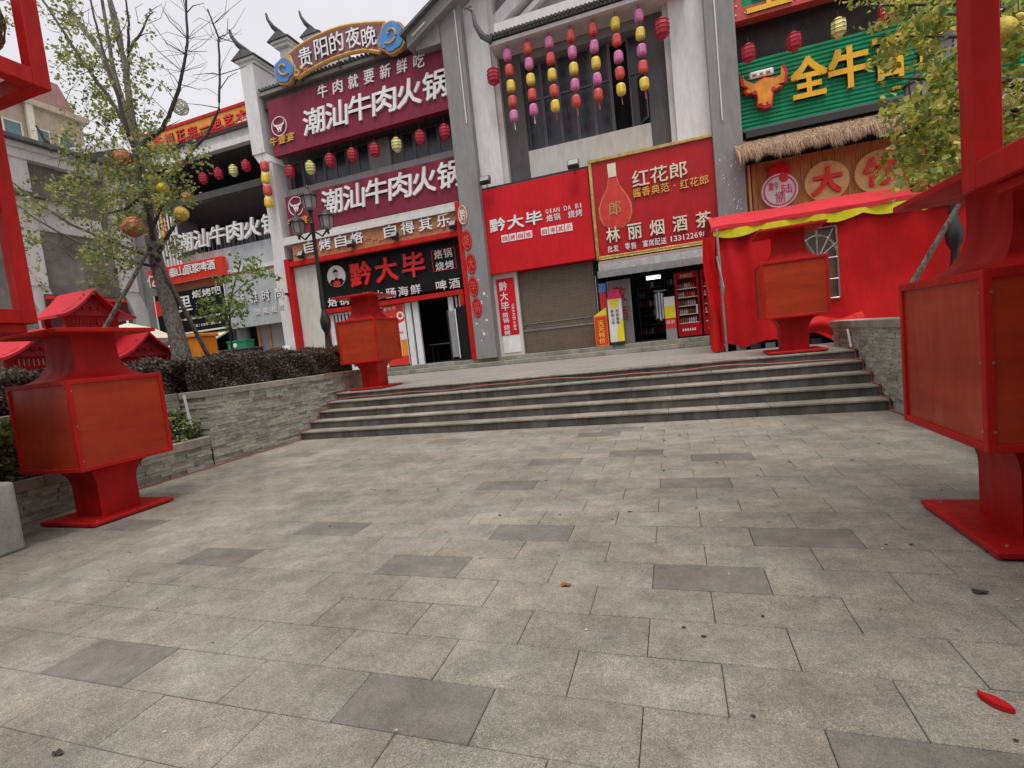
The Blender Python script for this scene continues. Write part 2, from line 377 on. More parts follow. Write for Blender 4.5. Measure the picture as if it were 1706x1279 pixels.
# =================================================================== GROUND
ROW, LEN, Y0, X0 = .3276, .657, 1.967, -.2345
SX0, SX1 = -7.72, 2.95            # inner faces of the two planter walls
ZT = .84                           # terrace level
ground = MB().box(-200, 200, -60, 9.9, -.5, -.03).build('ground', M['joint']); tag(ground, kind='structure')
dark_px = [(730, 1180), (180, 1100), (715, 942), (890, 885), (1290, 892), (950, 772), (840, 802), (1155, 798), (1250, 763), (565, 878), (360, 920), (1185, 965), (1560, 1270)]
darkc = set()
def cell(x, y):
    r = math.floor((y-Y0)/ROW); off = X0 if r % 2 == 0 else X0+LEN/2
    return r, math.floor((x-off)/LEN)
# parity: the row 1.967..2.294 has joints at .105+k*LEN, the row 2.294..2.617 at -.2345+k*LEN
def cell(x, y):
    r = math.floor((y-Y0)/ROW); off = X0 if r % 2 else X0+LEN*.5
    return r, math.floor((x-off)/LEN)
for p in dark_px:
    v = onZ(*p, 0); darkc.add(cell(v.x, v.y))
cells = []
for r in range(-13, 21):
    ya = Y0+r*ROW; yb = ya+ROW
    if ya > 8.5: continue
    off = X0 if r % 2 else X0+LEN*.5
    for c in range(-26, 14):
        xa = off+c*LEN; xb = xa+LEN
        if ya > 3.0 and (xb < SX0-.05 or xa > SX1+.05): continue
        if abs((xa+xb)/2) > 9.5: continue
        if ya > 3.0: xa = max(xa, SX0-.05); xb = min(xb, SX1+.05)
        if xb-xa < .02: continue
        d = Vector(((xa+xb)/2, (ya+yb)/2, -EYE)); zc = d.dot(CF)
        vis = False
        if zc > .2:
            px = 853+FPX*d.dot(CR)/zc; py = 639.5-FPX*d.dot(CU)/zc
            vis = -150 < px < 1856 and -150 < py < 1450
        cells.append((not vis, d.length, xa, xb, ya, min(yb, 8.52), (r, c)))
cells.sort()
g = .0017
def slabmesh(xa, xb, ya, yb, tilt=(0, 0, 0)):
    mb = MB(); cx, cy = (xa+xb)/2, (ya+yb)/2; hx, hy = (xb-xa)/2-g, (yb-ya)/2-g; b = .003
    dz, tx, ty = tilt
    vs = []
    for z, q in ((-.03, 0), (-b, 0), (0, b)):
        for sx, sy in ((-1, -1), (1, -1), (1, 1), (-1, 1)):
            vs.append((sx*(hx-q), sy*(hy-q), z+dz+tx*sx+ty*sy if z > -.02 else z))
    mb.add(vs, [(0, 1, 5, 4), (1, 2, 6, 5), (2, 3, 7, 6), (3, 0, 4, 7), (4, 5, 9, 8), (5, 6, 10, 9), (6, 7, 11, 10), (7, 4, 8, 11), (8, 9, 10, 11)])
    return mb, cx, cy
rest = MB(); restd = MB(); ntone = []
full = [slabmesh(0, LEN, 0, ROW, (random.uniform(-.001, .0012), random.uniform(-.0008, .0008), random.uniform(-.0008, .0008)))[0].mesh('paving_slab') for _ in range(6)]
for k, (inv, dist, xa, xb, ya, yb, rc) in enumerate(cells):
    dk = rc in darkc or (rc not in darkc and random.random() < .03 and dist > 6.5)
    if k < 300 and not inv:
        if abs(xb-xa-LEN) < 1e-4 and abs(yb-ya-ROW) < 1e-4: me = random.choice(full)
        else: me = slabmesh(xa, xb, ya, yb)[0].mesh('paving_slab')
        if not me.materials: me.materials.append(M['slab'])
        o = bpy.data.objects.new('paving_slab', me); COL.objects.link(o); o.location = ((xa+xb)/2, (ya+yb)/2, 0); o.parent = ground
        if dk:
            o.material_slots[0].link = 'OBJECT'; o.material_slots[0].material = M['slab_dark']; o['label'] = 'smooth darker grey slab'
    else:
        mb, cx, cy = slabmesh(xa, xb, ya, yb, (random.uniform(-.001, .001), 0, 0))
        tgt = restd if dk else rest
        tgt.add([(x+cx, y+cy, z) for x, y, z in mb.v], mb.f)
        if not dk: ntone.append(random.random())
o = rest.build('paving_slabs', M['slab'], ground); tag(o, kind='stuff')
at = o.data.attributes.new('tone', 'FLOAT', 'FACE'); at.data.foreach_set('value', np.repeat(ntone, 9).astype(np.float32))
if restd.v: tag(restd.build('dark_paving_slabs', M['slab_dark'], ground), kind='stuff')
# gum spots and grit
gm = MB()
for _ in range(85):
    x = random.uniform(-5, 2.6); y = random.uniform(1.3, 8); r = random.uniform(.004, .014)*(.6+y/8)
    pts = [(x+r*(1+random.uniform(-.3, .3))*math.cos(a), y+r*random.uniform(.7, 1.2)*math.sin(a)) for a in [k*math.pi/4 for k in range(8)]]
    gm.add([(a, b, .004) for a, b in pts]+[(x, y, .006)], [(k, (k+1) % 8, 8) for k in range(8)])
tag(gm.build('gum_spots', M['gum'], ground), kind='stuff')
gm = MB()
for px, py in [(977, 1050), (1128, 772), (1200, 868), (1215, 957), (985, 770), (660, 1218), (275, 1220), (1440, 765), (1695, 1000), (955, 855), (1470, 915)]:
    v = onZ(px, py, 0); r = .009
    gm.add([(v.x-r, v.y-r*.6, .004), (v.x+r, v.y-r*.4, .004), (v.x+r*.5, v.y+r, .004), (v.x-r*.6, v.y+r*.5, .004), (v.x, v.y, .014)], [(0, 1, 4), (1, 2, 4), (2, 3, 4), (3, 0, 4)])
tag(gm.build('litter_crumbs', M['litter'], ground), kind='stuff')
def leafprop(name, label, px, py, s, m, cat='leaf'):
    v = onZ(px, py, 0); mb = MB(); L = []
    for k in range(9):
        a = k/9*2*math.pi; rr = s*(.6+.4*abs(math.cos(1.5*a)))
        L.append((v.x+rr*math.cos(a)*1.2, v.y+rr*math.sin(a)*.7, .006+.012*math.sin(2*a+1)**2))
    mb.add(L+[(v.x, v.y, .012)], [(k, (k+1) % 9, 9) for k in range(9)])
    tag(mb.build(name, m), label, cat)
leafprop('dry_leaf', 'small curled orange-brown dry leaf in the middle of the paving', 942, 976, .035, M['deadleaf'])
leafprop('dry_leaf', 'dark withered leaf lying on the paving at the bottom left corner', 97, 1257, .026, M['gum'])
leafprop('dry_leaf', 'dark dry leaf flat on the paving, near the upright red base on the right', 1632, 988, .035, M['gum'])
# red scrap at right edge
a_, b_ = onZ(1628, 1156, 0), onZ(1692, 1190, 0); mb = MB(); n_ = 12; d_ = (b_-a_); pr_ = Vector((-d_.y, d_.x, 0)).normalized()
top = []
for i in range(n_+1):
    t = i/n_; c = a_+d_*t; wd = .028*math.sin(math.pi*t)**.6+.001; top += [tuple(c+pr_*wd+Vector((0, 0, .012))), tuple(c-pr_*wd+Vector((0, 0, .022)))]
nb = len(top); low = [(x, y, .002) for x, y, z in top]
fs = [(2*i, 2*i+1, 2*i+3, 2*i+2) for i in range(n_)]+[(nb+2*i, 2*i, 2*i+2, nb+2*i+2) for i in range(n_)]+[(2*i+1, nb+2*i+1, nb+2*i+3, 2*i+3) for i in range(n_)]
mb.add(top+low, fs); tag(mb.build('lantern_scrap', M['lred']), 'flat pointed scrap of red board lying on the paving', 'scrap')
# =================================================================== STAIRS
RI, TR, SY = .168, .333, 8.515
stairs = box('stairs', M['joint'], None, SX0+.01, SX1-.01, SY+.04, SY+4*TR+.5, -.4, .1); tag(stairs, kind='structure')
for k in range(5):
    yf = SY+k*TR; zt = RI*(k+1)
    nst = 14; wdt = (SX1-SX0)/nst; off = random.uniform(-.1, .1)
    xs = [SX0+.004]+[SX0+wdt*i+off+(k % 2)*.02 for i in range(1, nst)]+[SX1-.004]
    for i in range(nst):
        xa, xb = xs[i]+.002, xs[i+1]-.002
        dz = random.uniform(-.0015, .0015)
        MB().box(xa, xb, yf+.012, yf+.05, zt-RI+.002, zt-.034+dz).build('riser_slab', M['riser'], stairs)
        bevel(MB().box(xa, xb, yf-.008, yf+TR+.03, zt-.034+dz, zt+dz).build('tread_slab', M['tread'], stairs), .006)
# infill under the treads
f_ = MB()
for k in range(5): f_.box(SX0+.005, SX1-.005, SY+k*TR+.052, SY+4*TR+.5, RI*k-.02, RI*(k+1)-.04)
f_.build('stair_core', M['joint'], stairs)
# terrace
ter = MB(); YT = SY+4*TR+.365
ter.box(SX0, SX1+.34, YT+2.0, 30, .3, ZT); ter.box(SX0, SX1+.02, YT, YT+2.0, .3, ZT); ter.box(-60, -8.9, 3.2, 30, .2, ZT-.004); ter.box(SX0-.01-1.2, SX0, 11.2, 30, .25, ZT-.002); ter.box(SX1+.33, 60, 3.2, 30, .25, ZT-.004)
o = fixn(ter.build('terrace', M['terrace'])); tag(o, kind='structure')
tb = MB(); 
for i in range(7):
    y = YT+.02+i*.55
    for j in range(9):
        xa = SX0+.02+j*1.18+(i % 2)*.4; xb = min(xa+1.17, SX1-.02)
        if xa < xb: MB().box(xa, xb, y, y+.54, ZT-.02, ZT+.004+random.uniform(0, .002)).build('paving_slab', M['terrace'], o)
# small upper steps before the shops
us = thing('shop_steps', None, None); del us
ust = MB().box(-30, 20, 17.3, 19, ZT-.1, 1.10).build('shop_steps', M['joint']); tag(ust, kind='structure')
for k, (y, z) in enumerate(((16.75, .995), (17.15, 1.145))):
    for j in range(22):
        xa = -16.6+j*1.2+k*.3; 
        if xa > 8.5: break
        bevel(MB().box(xa, xa+1.195, y, y+(.42 if k == 0 else .6), z-.15, z).build('step_stone', M['tread'] if j % 3 else M['terrace'], ust), .01)
        MB().box(xa, xa+1.195, y+.015, y+.02, z-.15, z-.05).build('riser_slab', M['riser'], ust) if False else None
box('shop_floor', M['terrace'], ust, -30, 20, 17.6, 24, 1.10, 1.14)
# =================================================================== RETAINING WALLS
def stone_face(parent, plane, a0, a1, z0, z1, axis='x', facing=1, lim=300, h=(.035, .075), l=(.12, .42)):
    """thin slate strips in broken courses; axis 'x' = face in the plane X=plane running along Y"""
    z = z0; lst = []
    while z < z1-.01:
        hh = min(random.uniform(*h), z1-z); 
        if z1-z-hh < .02: hh = z1-z
        y = a0
        while y < a1-.001:
            ll = random.uniform(*l); 
            if a1-y-ll < .08: ll = a1-y
            lst.append((y, min(y+ll, a1), z, z+hh)); y += ll
        z += hh
    cnt = 0; st = MB()
    lst.sort(key=lambda q: -(q[1]-q[0])*(q[3]-q[2]))
    for (ya, yb, za, zb) in lst:
        pr = random.uniform(.004, .028); gg = .0015
        if axis == 'x': b = (plane-.0, plane+facing*pr) if facing > 0 else (plane+facing*pr, plane); args = (b[0], b[1], ya+gg, yb-gg, za+gg, zb-gg)
        else: args = (ya+gg, yb-gg, plane-pr, plane, za+gg, zb-gg)
        if cnt < lim: MB().box(*args).build('stone', M['slate'], parent); cnt += 1
        else: st.box(*args)
    if st.v: tag(st.build('stones', M['slate'], parent), kind='stuff')
YS, YE = 6.4, 11.0
wl = thing('retaining_wall', 'grey-green stacked slate planter wall left of the stairs, below the purple hedge', 'wall', (SX0, YS, 0))
box('wall_core', M['slate_back'], wl, SX0-.35, SX0-.03, YS+.035, YE, -.1, 1.21)
box('wall_core', M['slate_back'], wl, SX0-.85, SX0-.6, 3.3, YS, -.1, 1.21)
box('wall_core', M['slate_back'], wl, SX0-.6, SX0-.352, YS+.035, YS+.3, -.1, 1.21)
stone_face(wl, SX0-.03, YS+.034, YE, 0, 1.21, 'x', 1, 240)
stone_face(wl, SX0-.6, 5.2, YS, .3, 1.21, 'x', 1, 40)
stone_face(wl, YS+.033, SX0-.6, SX0-.002, .3, 1.21, 'y', -1, 60)
y = YS-.02
while y < YE-.05:
    ll = min(random.uniform(.62, .9), YE+.05-y)
    bevel(MB().box(SX0-.36, SX0+.015, y+.002, y+ll-.002, 1.21, 1.325).build('cap_stone', M['cap'], wl), .006); y += ll
for i in range(4): bevel(MB().box(SX0-.87, SX0-.565, 3.3+i*.77, 3.3+(i+1)*.77-.004, 1.21, 1.325).build('cap_stone', M['cap'], wl), .006)
bevel(MB().box(SX0-.56, SX0-.365, YS-.02, YS+.3, 1.21, 1.322).build('cap_stone', M['cap'], wl), .006)
lw = thing('low_planter_wall', 'low slate wall with a pale cap behind the left foreground pedestal', 'wall', (SX0, 4, 0))
box('wall_core', M['slate_back'], lw, SX0-.3, SX0-.032, 3.15, YS-.002, -.1, .39)
stone_face(lw, SX0-.03, 3.2, YS, 0, .39, 'x', 1, 120)
for i in range(4): bevel(MB().box(SX0-.31, SX0+.012, 3.2+i*.8, min(3.2+(i+1)*.8-.004, YS-.003), .39, .535).build('cap_stone', M['cap'], lw), .008)
wr = thing('retaining_wall', 'grey-green stacked slate planter wall right of the stairs, beside the red tent', 'wall', (SX1, 8, 0))
box('wall_core', M['slate_back'], wr, SX1+.03, SX1+.35, 3.2, 11.2, -.1, 1.21)
stone_face(wr, SX1+.03, 5.6, 11.2, 0, 1.21, 'x', -1, 260)
y = 3.2
while y < 11.15:
    ll = min(random.uniform(.62, .9), 11.25-y); bevel(MB().box(SX1-.015, SX1+.36, y+.002, y+ll-.002, 1.21, 1.33).build('cap_stone', M['cap'], wr), .006); y += ll
for s_, (x0, x1, lab) in enumerate(((-9.2, -6.45, 'rough pale granite block at the left edge, in front of the pedestal'), (1.85, 4.4, 'rough pale granite block beyond the right edge of the picture'))):
    o = MB().box(x0, x1, 1.3, 3.1, 0, .715).build('granite_block', M['block']); bevel(o, .03, 2)
    tag(o, lab, 'stone block')
soil = MB(); soil.box(-12.2, SX0-.36, YS+.3, YE, .3, 1.16); soil.box(-12.2, SX0-.86, 3.3, YS+.3, .3, 1.162); soil.box(SX0-.6, SX0-.3, 3.2, YS, -.05, .3); soil.box(SX1+.35, 7, 3.2, 11, .3, 1.1)
tag(soil.build('planter_soil', M['soil']), kind='structure')
# pipe
tag(MB().tube([onX(308, 668, -7.9)+Vector((0, 0, .1)), onX(319, 712, -7.9)], .022, 8).build('white_pipe', M['white_metal']), 'white plastic pipe leaning on the slate wall by the leafy bush', 'pipe')
tag(MB().tube([onX(1412, 548, SX1-.03), onX(1418, 578, SX1-.03)], .018, 8).build('white_pipe', M['white_metal']), 'short white pipe upright at the top of the right-hand slate wall', 'pipe')
# red light cable
def cable(name, label, pts, r=.0095):
    tag(MB().tube(pts, r, 6).build(name, M['cable'], None, True), label, 'cable')
pts = [(SX0+.035, 4.6, .014), (SX0+.04, 6.2, .014), (SX0+.03, SY-.03, .014)]
for k in range(5): pts += [(SX0+.03, SY-.02+k*TR, RI*k+.014), (SX0+.03, SY-.02+k*TR, RI*(k+1)+.012), (SX0+.035, SY-.03+(k+1)*TR, RI*(k+1)+.014)]
pts += [(SX0+.03, 10.25, ZT+.02), (SX0+.03, 10.25, 1.33), (SX0+.02, 9.5, 1.335)]
cable('light_cable', 'thin red light cable climbing the left end of the stairs and along the wall foot', pts)
pts = [(SX1-.035, 6.4, .014), (SX1-.03, SY-.03, .014)]
for k in range(5): pts += [(SX1-.03, SY-.02+k*TR, RI*k+.014), (SX1-.03, SY-.02+k*TR, RI*(k+1)+.012), (SX1-.035, SY-.03+(k+1)*TR, RI*(k+1)+.014)]
cable('light_cable', 'thin red light cable stepping up the right end of the stairs', pts, .013)
pts = []
for i in range(41):
    t = i/40; x = SX0+.04+(SX1-SX0-.08)*t; sag = .03*math.sin(t*17)+.02*math.sin(t*41)
    up = 1.0 if .3 < t < .72 else .0
    pts.append((x, SY+4*TR-.03-.012*abs(math.sin(t*9)), RI*4+.02+.055*math.sin(math.pi*t)+sag*.6))
cable('light_cable', 'red light cable drooping along the topmost riser of the stairs', pts, .012)
# =================================================================== RED LANTERN PEDESTALS
def pedestal(name, label, group, loc, rot=0):
    """square lantern pedestal: base plate, flared neck, panelled box, flared neck, plate"""
    t = thing(name, label, 'lantern', (0, 0, 0), group)
    bevel(MB().box(-.47, .47, -.47, .47, .015, .055).build('base_plate', M['lred'], t), .006)
    MB().box(-.43, .43, -.43, .43, 0, .016).build('base_shim', M['blackp'], t)
    def arc(z0, z1, h0, h1, up):                   # quarter-round flare
        r = []
        for i in range(9):
            a = i/8*math.pi/2
            if up: r.append((z0+(z1-z0)*math.sin(a), h0+(h1-h0)*(1-math.cos(a))))
            else: r.append((z0+(z1-z0)*(1-math.cos(a)), h0+(h1-h0)*math.sin(a)))
        return r
    MB().loft([(.055, .225)]+arc(.40, .655, .225, .40, True), 0, 0).build('lower_neck', M['lred'], t, True)
    fr = MB(); b = .045; h = .53; z0, z1 = .655, 1.675
    for sx in (-1, 1):
        for sy in (-1, 1): fr.box(min(sx*h, sx*(h-b)), max(sx*h, sx*(h-b)), min(sy*h, sy*(h-b)), max(sy*h, sy*(h-b)), z0, z1)
    for z in (z0, z1-b):
        for s in (-1, 1):
            fr.box(-h+b, h-b, min(s*h, s*(h-b)), max(s*h, s*(h-b)), z, z+b)
            fr.box(min(s*h, s*(h-b)), max(s*h, s*(h-b)), -h+b, h-b, z, z+b)
    f = fr.build('box_frame', M['lred_frame'], t); bevel(f, .004)
    q = h-.018
    for (x0, x1, y0, y1) in ((-h+b, h-b, -q, -q+.01), (-h+b, h-b, q-.01, q), (-q, -q+.01, -h+b, h-b), (q-.01, q, -h+b, h-b)):
        MB().box(x0, x1, y0, y1, z0+b, z1-b).build('side_panel', M['lpanel'], t)
    MB().box(-h+.005, h-.005, -h+.005, h-.005, z1-.004, z1+.006).build('box_lid', M['lred'], t)
    MB().box(-h+.01, h-.01, -h+.01, h-.01, z0+.002, z0+.012).build('box_floor', M['lred'], t)
    MB().loft(arc(z1+.004, z1+.27, .47, .315, False)[::1] and [(z1+.006, .43), (z1+.02, .385), (z1+.045, .345), (z1+.08, .31), (z1+.13, .28), (z1+.19, .258), (z1+.26, .245), (z1+.34, .24), (2.205, .24)], 0, 0).build('upper_neck', M['lred'], t, True)
    for sx in (-1, 1):
        for sy in (-1, 1): MB().lathe([(.010, .055), (.010, .062), (.005, .065)], sx*.38, sy*.38, 6).build('bolt', M['silver'], t)
    for z in (z0+.12, (z0+z1)/2, z1-.12):
        for sx in (-1, 1): MB().box(sx*h-.004, sx*h+.004, -.5, -.488, z-.006, z+.006).build('rivet', M['silver'], t); MB().box(-.5, -.488, sx*h-.004, sx*h+.004, z-.006, z+.006).build('rivet', M['silver'], t)
    bevel(MB().box(-.54, .54, -.54, .54, 2.205, 2.25).build('top_plate', M['lred_frame'], t), .006)
    t.location = loc; t.rotation_euler.z = rot
    return t
p1 = pedestal('lantern_pedestal', 'big red box lantern pedestal on the paving at the left, beside the low slate wall', 'red lantern pedestals flanking the stairs', (-6.78, 4.11, 0))
indexkids(p1)
for lab, loc in (('big red box lantern pedestal cut off by the right edge of the photo', (2.15, 3.93, 0)),
                 ('red box lantern pedestal at the top left of the stairs, before the black shop front', (-7.02, 10.5, ZT)),
                 ('red box lantern pedestal at the top right of the stairs, before the red tent', (2.12, 10.45, ZT))):
    c = copytree(p1); c['label'] = lab; c.location = loc
c.rotation_euler.z = math.radians(-3)
def tower(mir, label, groupname):
    X = (lambda x: -4.6-x) if mir else (lambda x: x)
    t = thing('lantern_tower', label, 'lantern tower', (X(-7.35), 2.3, .715), groupname)
    def bx(name, m, x0, x1, *a): a_, b_ = sorted((X(x0), X(x1))); return bevel(MB().box(a_, b_, *a).build(name, m, t), .006)
    MB().loft([(.72, .34), (1.7, .34), (1.88, .37), (2.0, .43), (2.06 if mir else 2.2, .5)], X(-7.35), 2.3).build('neck', M['lred'], t)
    bx('tray', M['lred'], -8.0, -6.26, 1.2, 3.34, 2.06 if mir else 2.2, 2.109 if mir else 2.289)
    p = .13; zb = 2.11 if mir else 2.29; dy = .12 if mir else 0
    def cage(x0, x1, y0, y1, z0, z1, p, bars, hb=.13):
        for (xa, ya) in ((x0, y0), (x1-p, y0), (x0, y1-p), (x1-p, y1-p)): bx('post', M['lred_frame'], xa, xa+p, ya, ya+p, z0, z1)
        for z in bars:
            bx('beam', M['lred_frame'], x1-p+.003, x1-.003, y0+p, y1-p, z, z+hb); bx('beam', M['lred_frame'], x0+.003, x0+p-.003, y0+p, y1-p, z, z+hb)
            bx('beam', M['lred_frame'], x0+p, x1-p, y1-p+.003, y1-.003, z, z+hb); bx('beam', M['lred_frame'], x0+p, x1-p, y0+.003, y0+p-.003, z, z+hb)
    cage(-7.6, -6.2, 1.6, 3.41+dy, zb, 4.66, p, (zb+.001, 3.42, 4.5), .14)
    cage(-7.9, -5.89, 1.3, 3.72, 4.66, 6.7, .15, (4.663, 6.5), .16)
    # woven globe lantern hanging in the upper cage
    g_ = MB(); pr = [(.68*math.cos(a), 5.38+.52*math.sin(a)) for a in [(-90+i*15)*math.pi/180 for i in range(13)]]
    pr[0] = (.12, 4.87); pr[-1] = (.12, 5.89)
    g_.lathe(pr, X(-6.6), 3.02, 28)
    g = tag(g_.build('woven_globe', M['mesh'], None, True), 'brown woven globe lantern hung inside the %s red frame tower' % ('right' if mir else 'left'), 'globe lantern', 'woven globe lanterns')
    net = MB()
    for k in range(40):
        a0 = 2*math.pi*k/40
        for sg in (1, -1):
            net.tube([(X(-6.6)+.70*math.cos(l)*math.cos(a0+sg*l*.9), 3.02+.70*math.cos(l)*math.sin(a0+sg*l*.9), 5.38+.535*math.sin(l)) for l in [(-80+i*16)*math.pi/180 for i in range(11)]], .006, 3)
    n_ = net.build('net', M['mesh'], g); tag(n_, kind='stuff')
    MB().tube([(X(-6.6), 3.02, 5.84), (X(-6.6), 3.02, 6.6)], .01, 5).build('cord', M['blackp'], g)
    cb = MB().box(X(-6.6)-.03, X(-6.6)+.03, 1.45, 3.6, 6.52, 6.58).build('hanger_bar', M['lred_frame'], t)
    return t
tower(False, 'tall red open frame tower at the top left corner, standing on the granite block', 'red frame towers')
tower(True, 'red open frame tower with a thick post at the upper right edge', 'red frame towers')
# =================================================================== BUILDINGS
YF = 17.6
# --- unseen building added behind the camera to shade the near pedestal fronts
ob_ = thing('added_shade_building', 'unseen grey shop building added behind the viewer to shade the lantern fronts', 'building', (-2, -9, 0))
box('wall', M['grey'], ob_, -30, 26, -16, -9, 0, 8.2); box('roof', M['tile'], ob_, -30.5, 26.5, -16.5, -8.4, 8.2, 8.5)
for i in range(13):
    for z in (4.6,): wf = box('window', M['white'], ob_, -27+i*4, -24.6+i*4, -9, -8.95, z, z+1.8); MB().box(-26.9+i*4, -24.7+i*4, -8.949, -8.94, z+.1, z+1.7).build('pane', M['glass'], wf)
    box('shop_door', M['dark2'], ob_, -27.4+i*4, -24.2+i*4, -9, -8.94, 0, 3.2)
# --- hotpot building (maroon signs)
hb = thing('restaurant_building', 'three storey grey restaurant building carrying the maroon hotpot signs and grey horse-head gables', 'building', (-11, 18, 1.1))
box('back_wall', M['grey_d'], hb, -15.6, -6.95, 18.55, 18.9, 4.0, 12.9)
box('side_wall', M['white'], hb, -15.85, -15.35, 18.0, 27, 1.1, 12.4)
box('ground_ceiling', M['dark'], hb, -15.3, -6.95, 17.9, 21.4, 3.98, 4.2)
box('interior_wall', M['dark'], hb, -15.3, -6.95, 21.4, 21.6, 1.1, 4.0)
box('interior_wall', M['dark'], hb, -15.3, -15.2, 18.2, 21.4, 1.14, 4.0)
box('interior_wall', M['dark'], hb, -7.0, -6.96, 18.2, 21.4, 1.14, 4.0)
pz = [(1.1, 6.0, -15.55, -15.02), (6.0, 10.25, -15.45, -14.95), (10.25, 14.2, -16.0, -15.35)]
box('pilaster', M['white'], hb, -15.75, -15.1, 17.25, 18.0, 1.14, 6.1)
box('pilaster', M['white'], hb, -15.72, -15.12, 17.28, 18.0, 6.1, 10.1)
MB().prism([(-15.72, 10.1), (-15.12, 10.1), (-15.35, 10.5), (-15.98, 10.5)], 17.25, 18.1).build('corbel', M['white'], hb)
box('pilaster', M['white'], hb, -15.98, -15.33, 17.2, 18.2, 10.5, 14.0)
# horse-head gables, each step deeper and higher
def horsehead(y0, y1, zb, zt):
    x0, x1 = -15.98, -15.33
    box('gable_wall', M['white'], hb, x0+.04, x1-.04, y0+.15, y1, zb, zt-.3)
    m1 = MB(); m1.box(x0-.06, x1+.06, y0-.05, y1, zt-.3, zt-.18); m1.box(x0-.14, x1+.14, y0-.16, y1, zt-.178, zt-.08); m1.build('cornice', M['white'], hb)
    tl = MB(); tl.prism([(x0-.28, zt-.078), (x1+.28, zt-.078), ((x0+x1)/2+.05, zt+.22), ((x0+x1)/2-.05, zt+.22)], y0-.25, y1); tl.build('coping_tiles', M['tile'], hb)
    cx = (x0+x1)/2
    c = MB().tube([(cx, y0+.35, zt+.2), (cx-.0, y0, zt+.26), (cx-.12, y0-.28, zt+.42), (cx-.24, y0-.4, zt+.7), (cx-.27, y0-.42, zt+.95)], [.13, .13, .1, .07, .045], 8).build('upturned_tip', M['tile'], hb, True)
horsehead(17.3, 19.7, 12.0, 14.35)
horsehead(19.55, 22.0, 12.0, 16.25)
horsehead(21.9, 26.2, 12.0, 17.7)
MB().prismx([(17.5, 12.75), (21, 13.1), (21, 12.4), (17.5, 12.3)], -15.3, -6.95).build('roof', M['tile'], hb)
for i in range(46):
    x = -15.2+i*.182; MB().tube([(x, 17.22, 12.92), (x, 18.4, 13.05)], .065, 8).build('roof_tile', M['tile'], hb)
box('eave_board', M['grey'], hb, -15.3, -6.95, 17.26, 17.5, 12.70, 12.83)
# upper window band
def window_band(parent, x0, x1, z0, z1, Y, n, frame=.05, m='winframe'):
    wd = (x1-x0)/n
    for i in range(n):
        w_ = MB(); a, b = x0+i*wd+.005, x0+(i+1)*wd-.005
        w_.box(a, a+frame, Y, Y+.08, z0, z1); w_.box(b-frame, b, Y, Y+.08, z0, z1); w_.box(a+frame, b-frame, Y, Y+.08, z0, z0+frame); w_.box(a+frame, b-frame, Y, Y+.08, z1-frame, z1)
        wf = w_.build('window', M[m], parent); MB().box(a+frame, b-frame, Y+.03, Y+.045, z0+frame, z1-frame).build('pane', M['glass'], wf)
window_band(hb, -15.1, -11.2, 9.05, 10.35, 18.4, 7)
box('window_pier', M['grey'], hb, -11.2, -10.2, 18.35, 18.56, 9.05, 10.35)
window_band(hb, -10.2, -7.0, 9.05, 10.35, 18.4, 6)
box('cornice', M['white'], hb, -15.05, -7.05, 17.15, 17.6, 6.62, 6.76); box('cornice', M['offwhite'], hb, -15.05, -7.05, 17.22, 17.6, 6.76, 6.95)
box('gable_slope', M['grey'], hb, -15.1, -7.0, 17.9, 18.54, 6.9, 9.05)
# restaurant ground floor frame
for (x0, x1, z0, z1) in ((-15.08, -14.85, 1.145, 6.05), (-7.16, -6.93, 1.145, 6.9)): box('red_post', M['lred_frame'], hb, x0, x1, 17.1, 17.35, z0, z1)
box('red_beam', M['lred_frame'], hb, -14.85, -7.16, 17.12, 17.36, 5.72, 5.9)
box('grey_return', M['offwhite'], hb, -14.85, -13.74, 17.36, 17.9, 1.145, 5.7)
box('red_beam', M['lred_frame'], hb, -13.72, -7.3, 17.32, 17.5, 3.62, 3.8)
box('red_post', M['lred_frame'], hb, -13.72, -13.55, 17.32, 17.5, 1.145, 3.62); box('red_post', M['lred_frame'], hb, -7.47, -7.3, 17.32, 17.5, 3.2, 3.62)
def lattice(x0, x1, z0, z1, n, name='slat_screen'):
    f = box('screen_rail', M['white_metal'], hb, x0, x1, 17.52, 17.56, z1-.06, z1); box('screen_rail', M['white_metal'], hb, x0, x1, 17.52, 17.56, z0, z0+.14)
    box('screen_post', M['white_metal'], hb, x0, x0+.22, 17.51, 17.57, z0+.14, z1-.06)
    for i in range(n): a = x0+.3+(x1-x0-.34)*i/n; MB().box(a, a+.09, 17.525, 17.555, z0+.14, z1-.06).build('slat', M['white_metal'], hb)
lattice(-13.55, -10.95, 1.16, 3.6, 13)
box('glass_backing', M['glass'], hb, -13.5, -10.95, 17.62, 17.64, 1.16, 3.6)
for x in (-9.93, -9.6): box('door_frame', M['white_metal'], hb, x, x+.24, 17.5, 17.6, 1.145, 3.61)
box('screen_post', M['white_metal'], hb, -8.05, -7.85, 17.5, 17.6, 2.9, 3.6)
for i in range(4): box('slat', M['white_metal'], hb, -7.75+i*.14, -7.69+i*.14, 17.52, 17.56, 2.9, 3.6)
tb_ = thing('table', 'small dark table just inside the dark restaurant doorway', 'table', (-8.9, 18.6, 1.14)); box('table_top', M['winframe'], tb_, -9.5, -8.4, 18.4, 19.0, 1.86, 1.9)
for sx in (-9.45, -8.5):
    for sy in (18.45, 18.9): box('leg', M['blackp'], tb_, sx, sx+.05, sy, sy+.05, 1.14, 1.86)
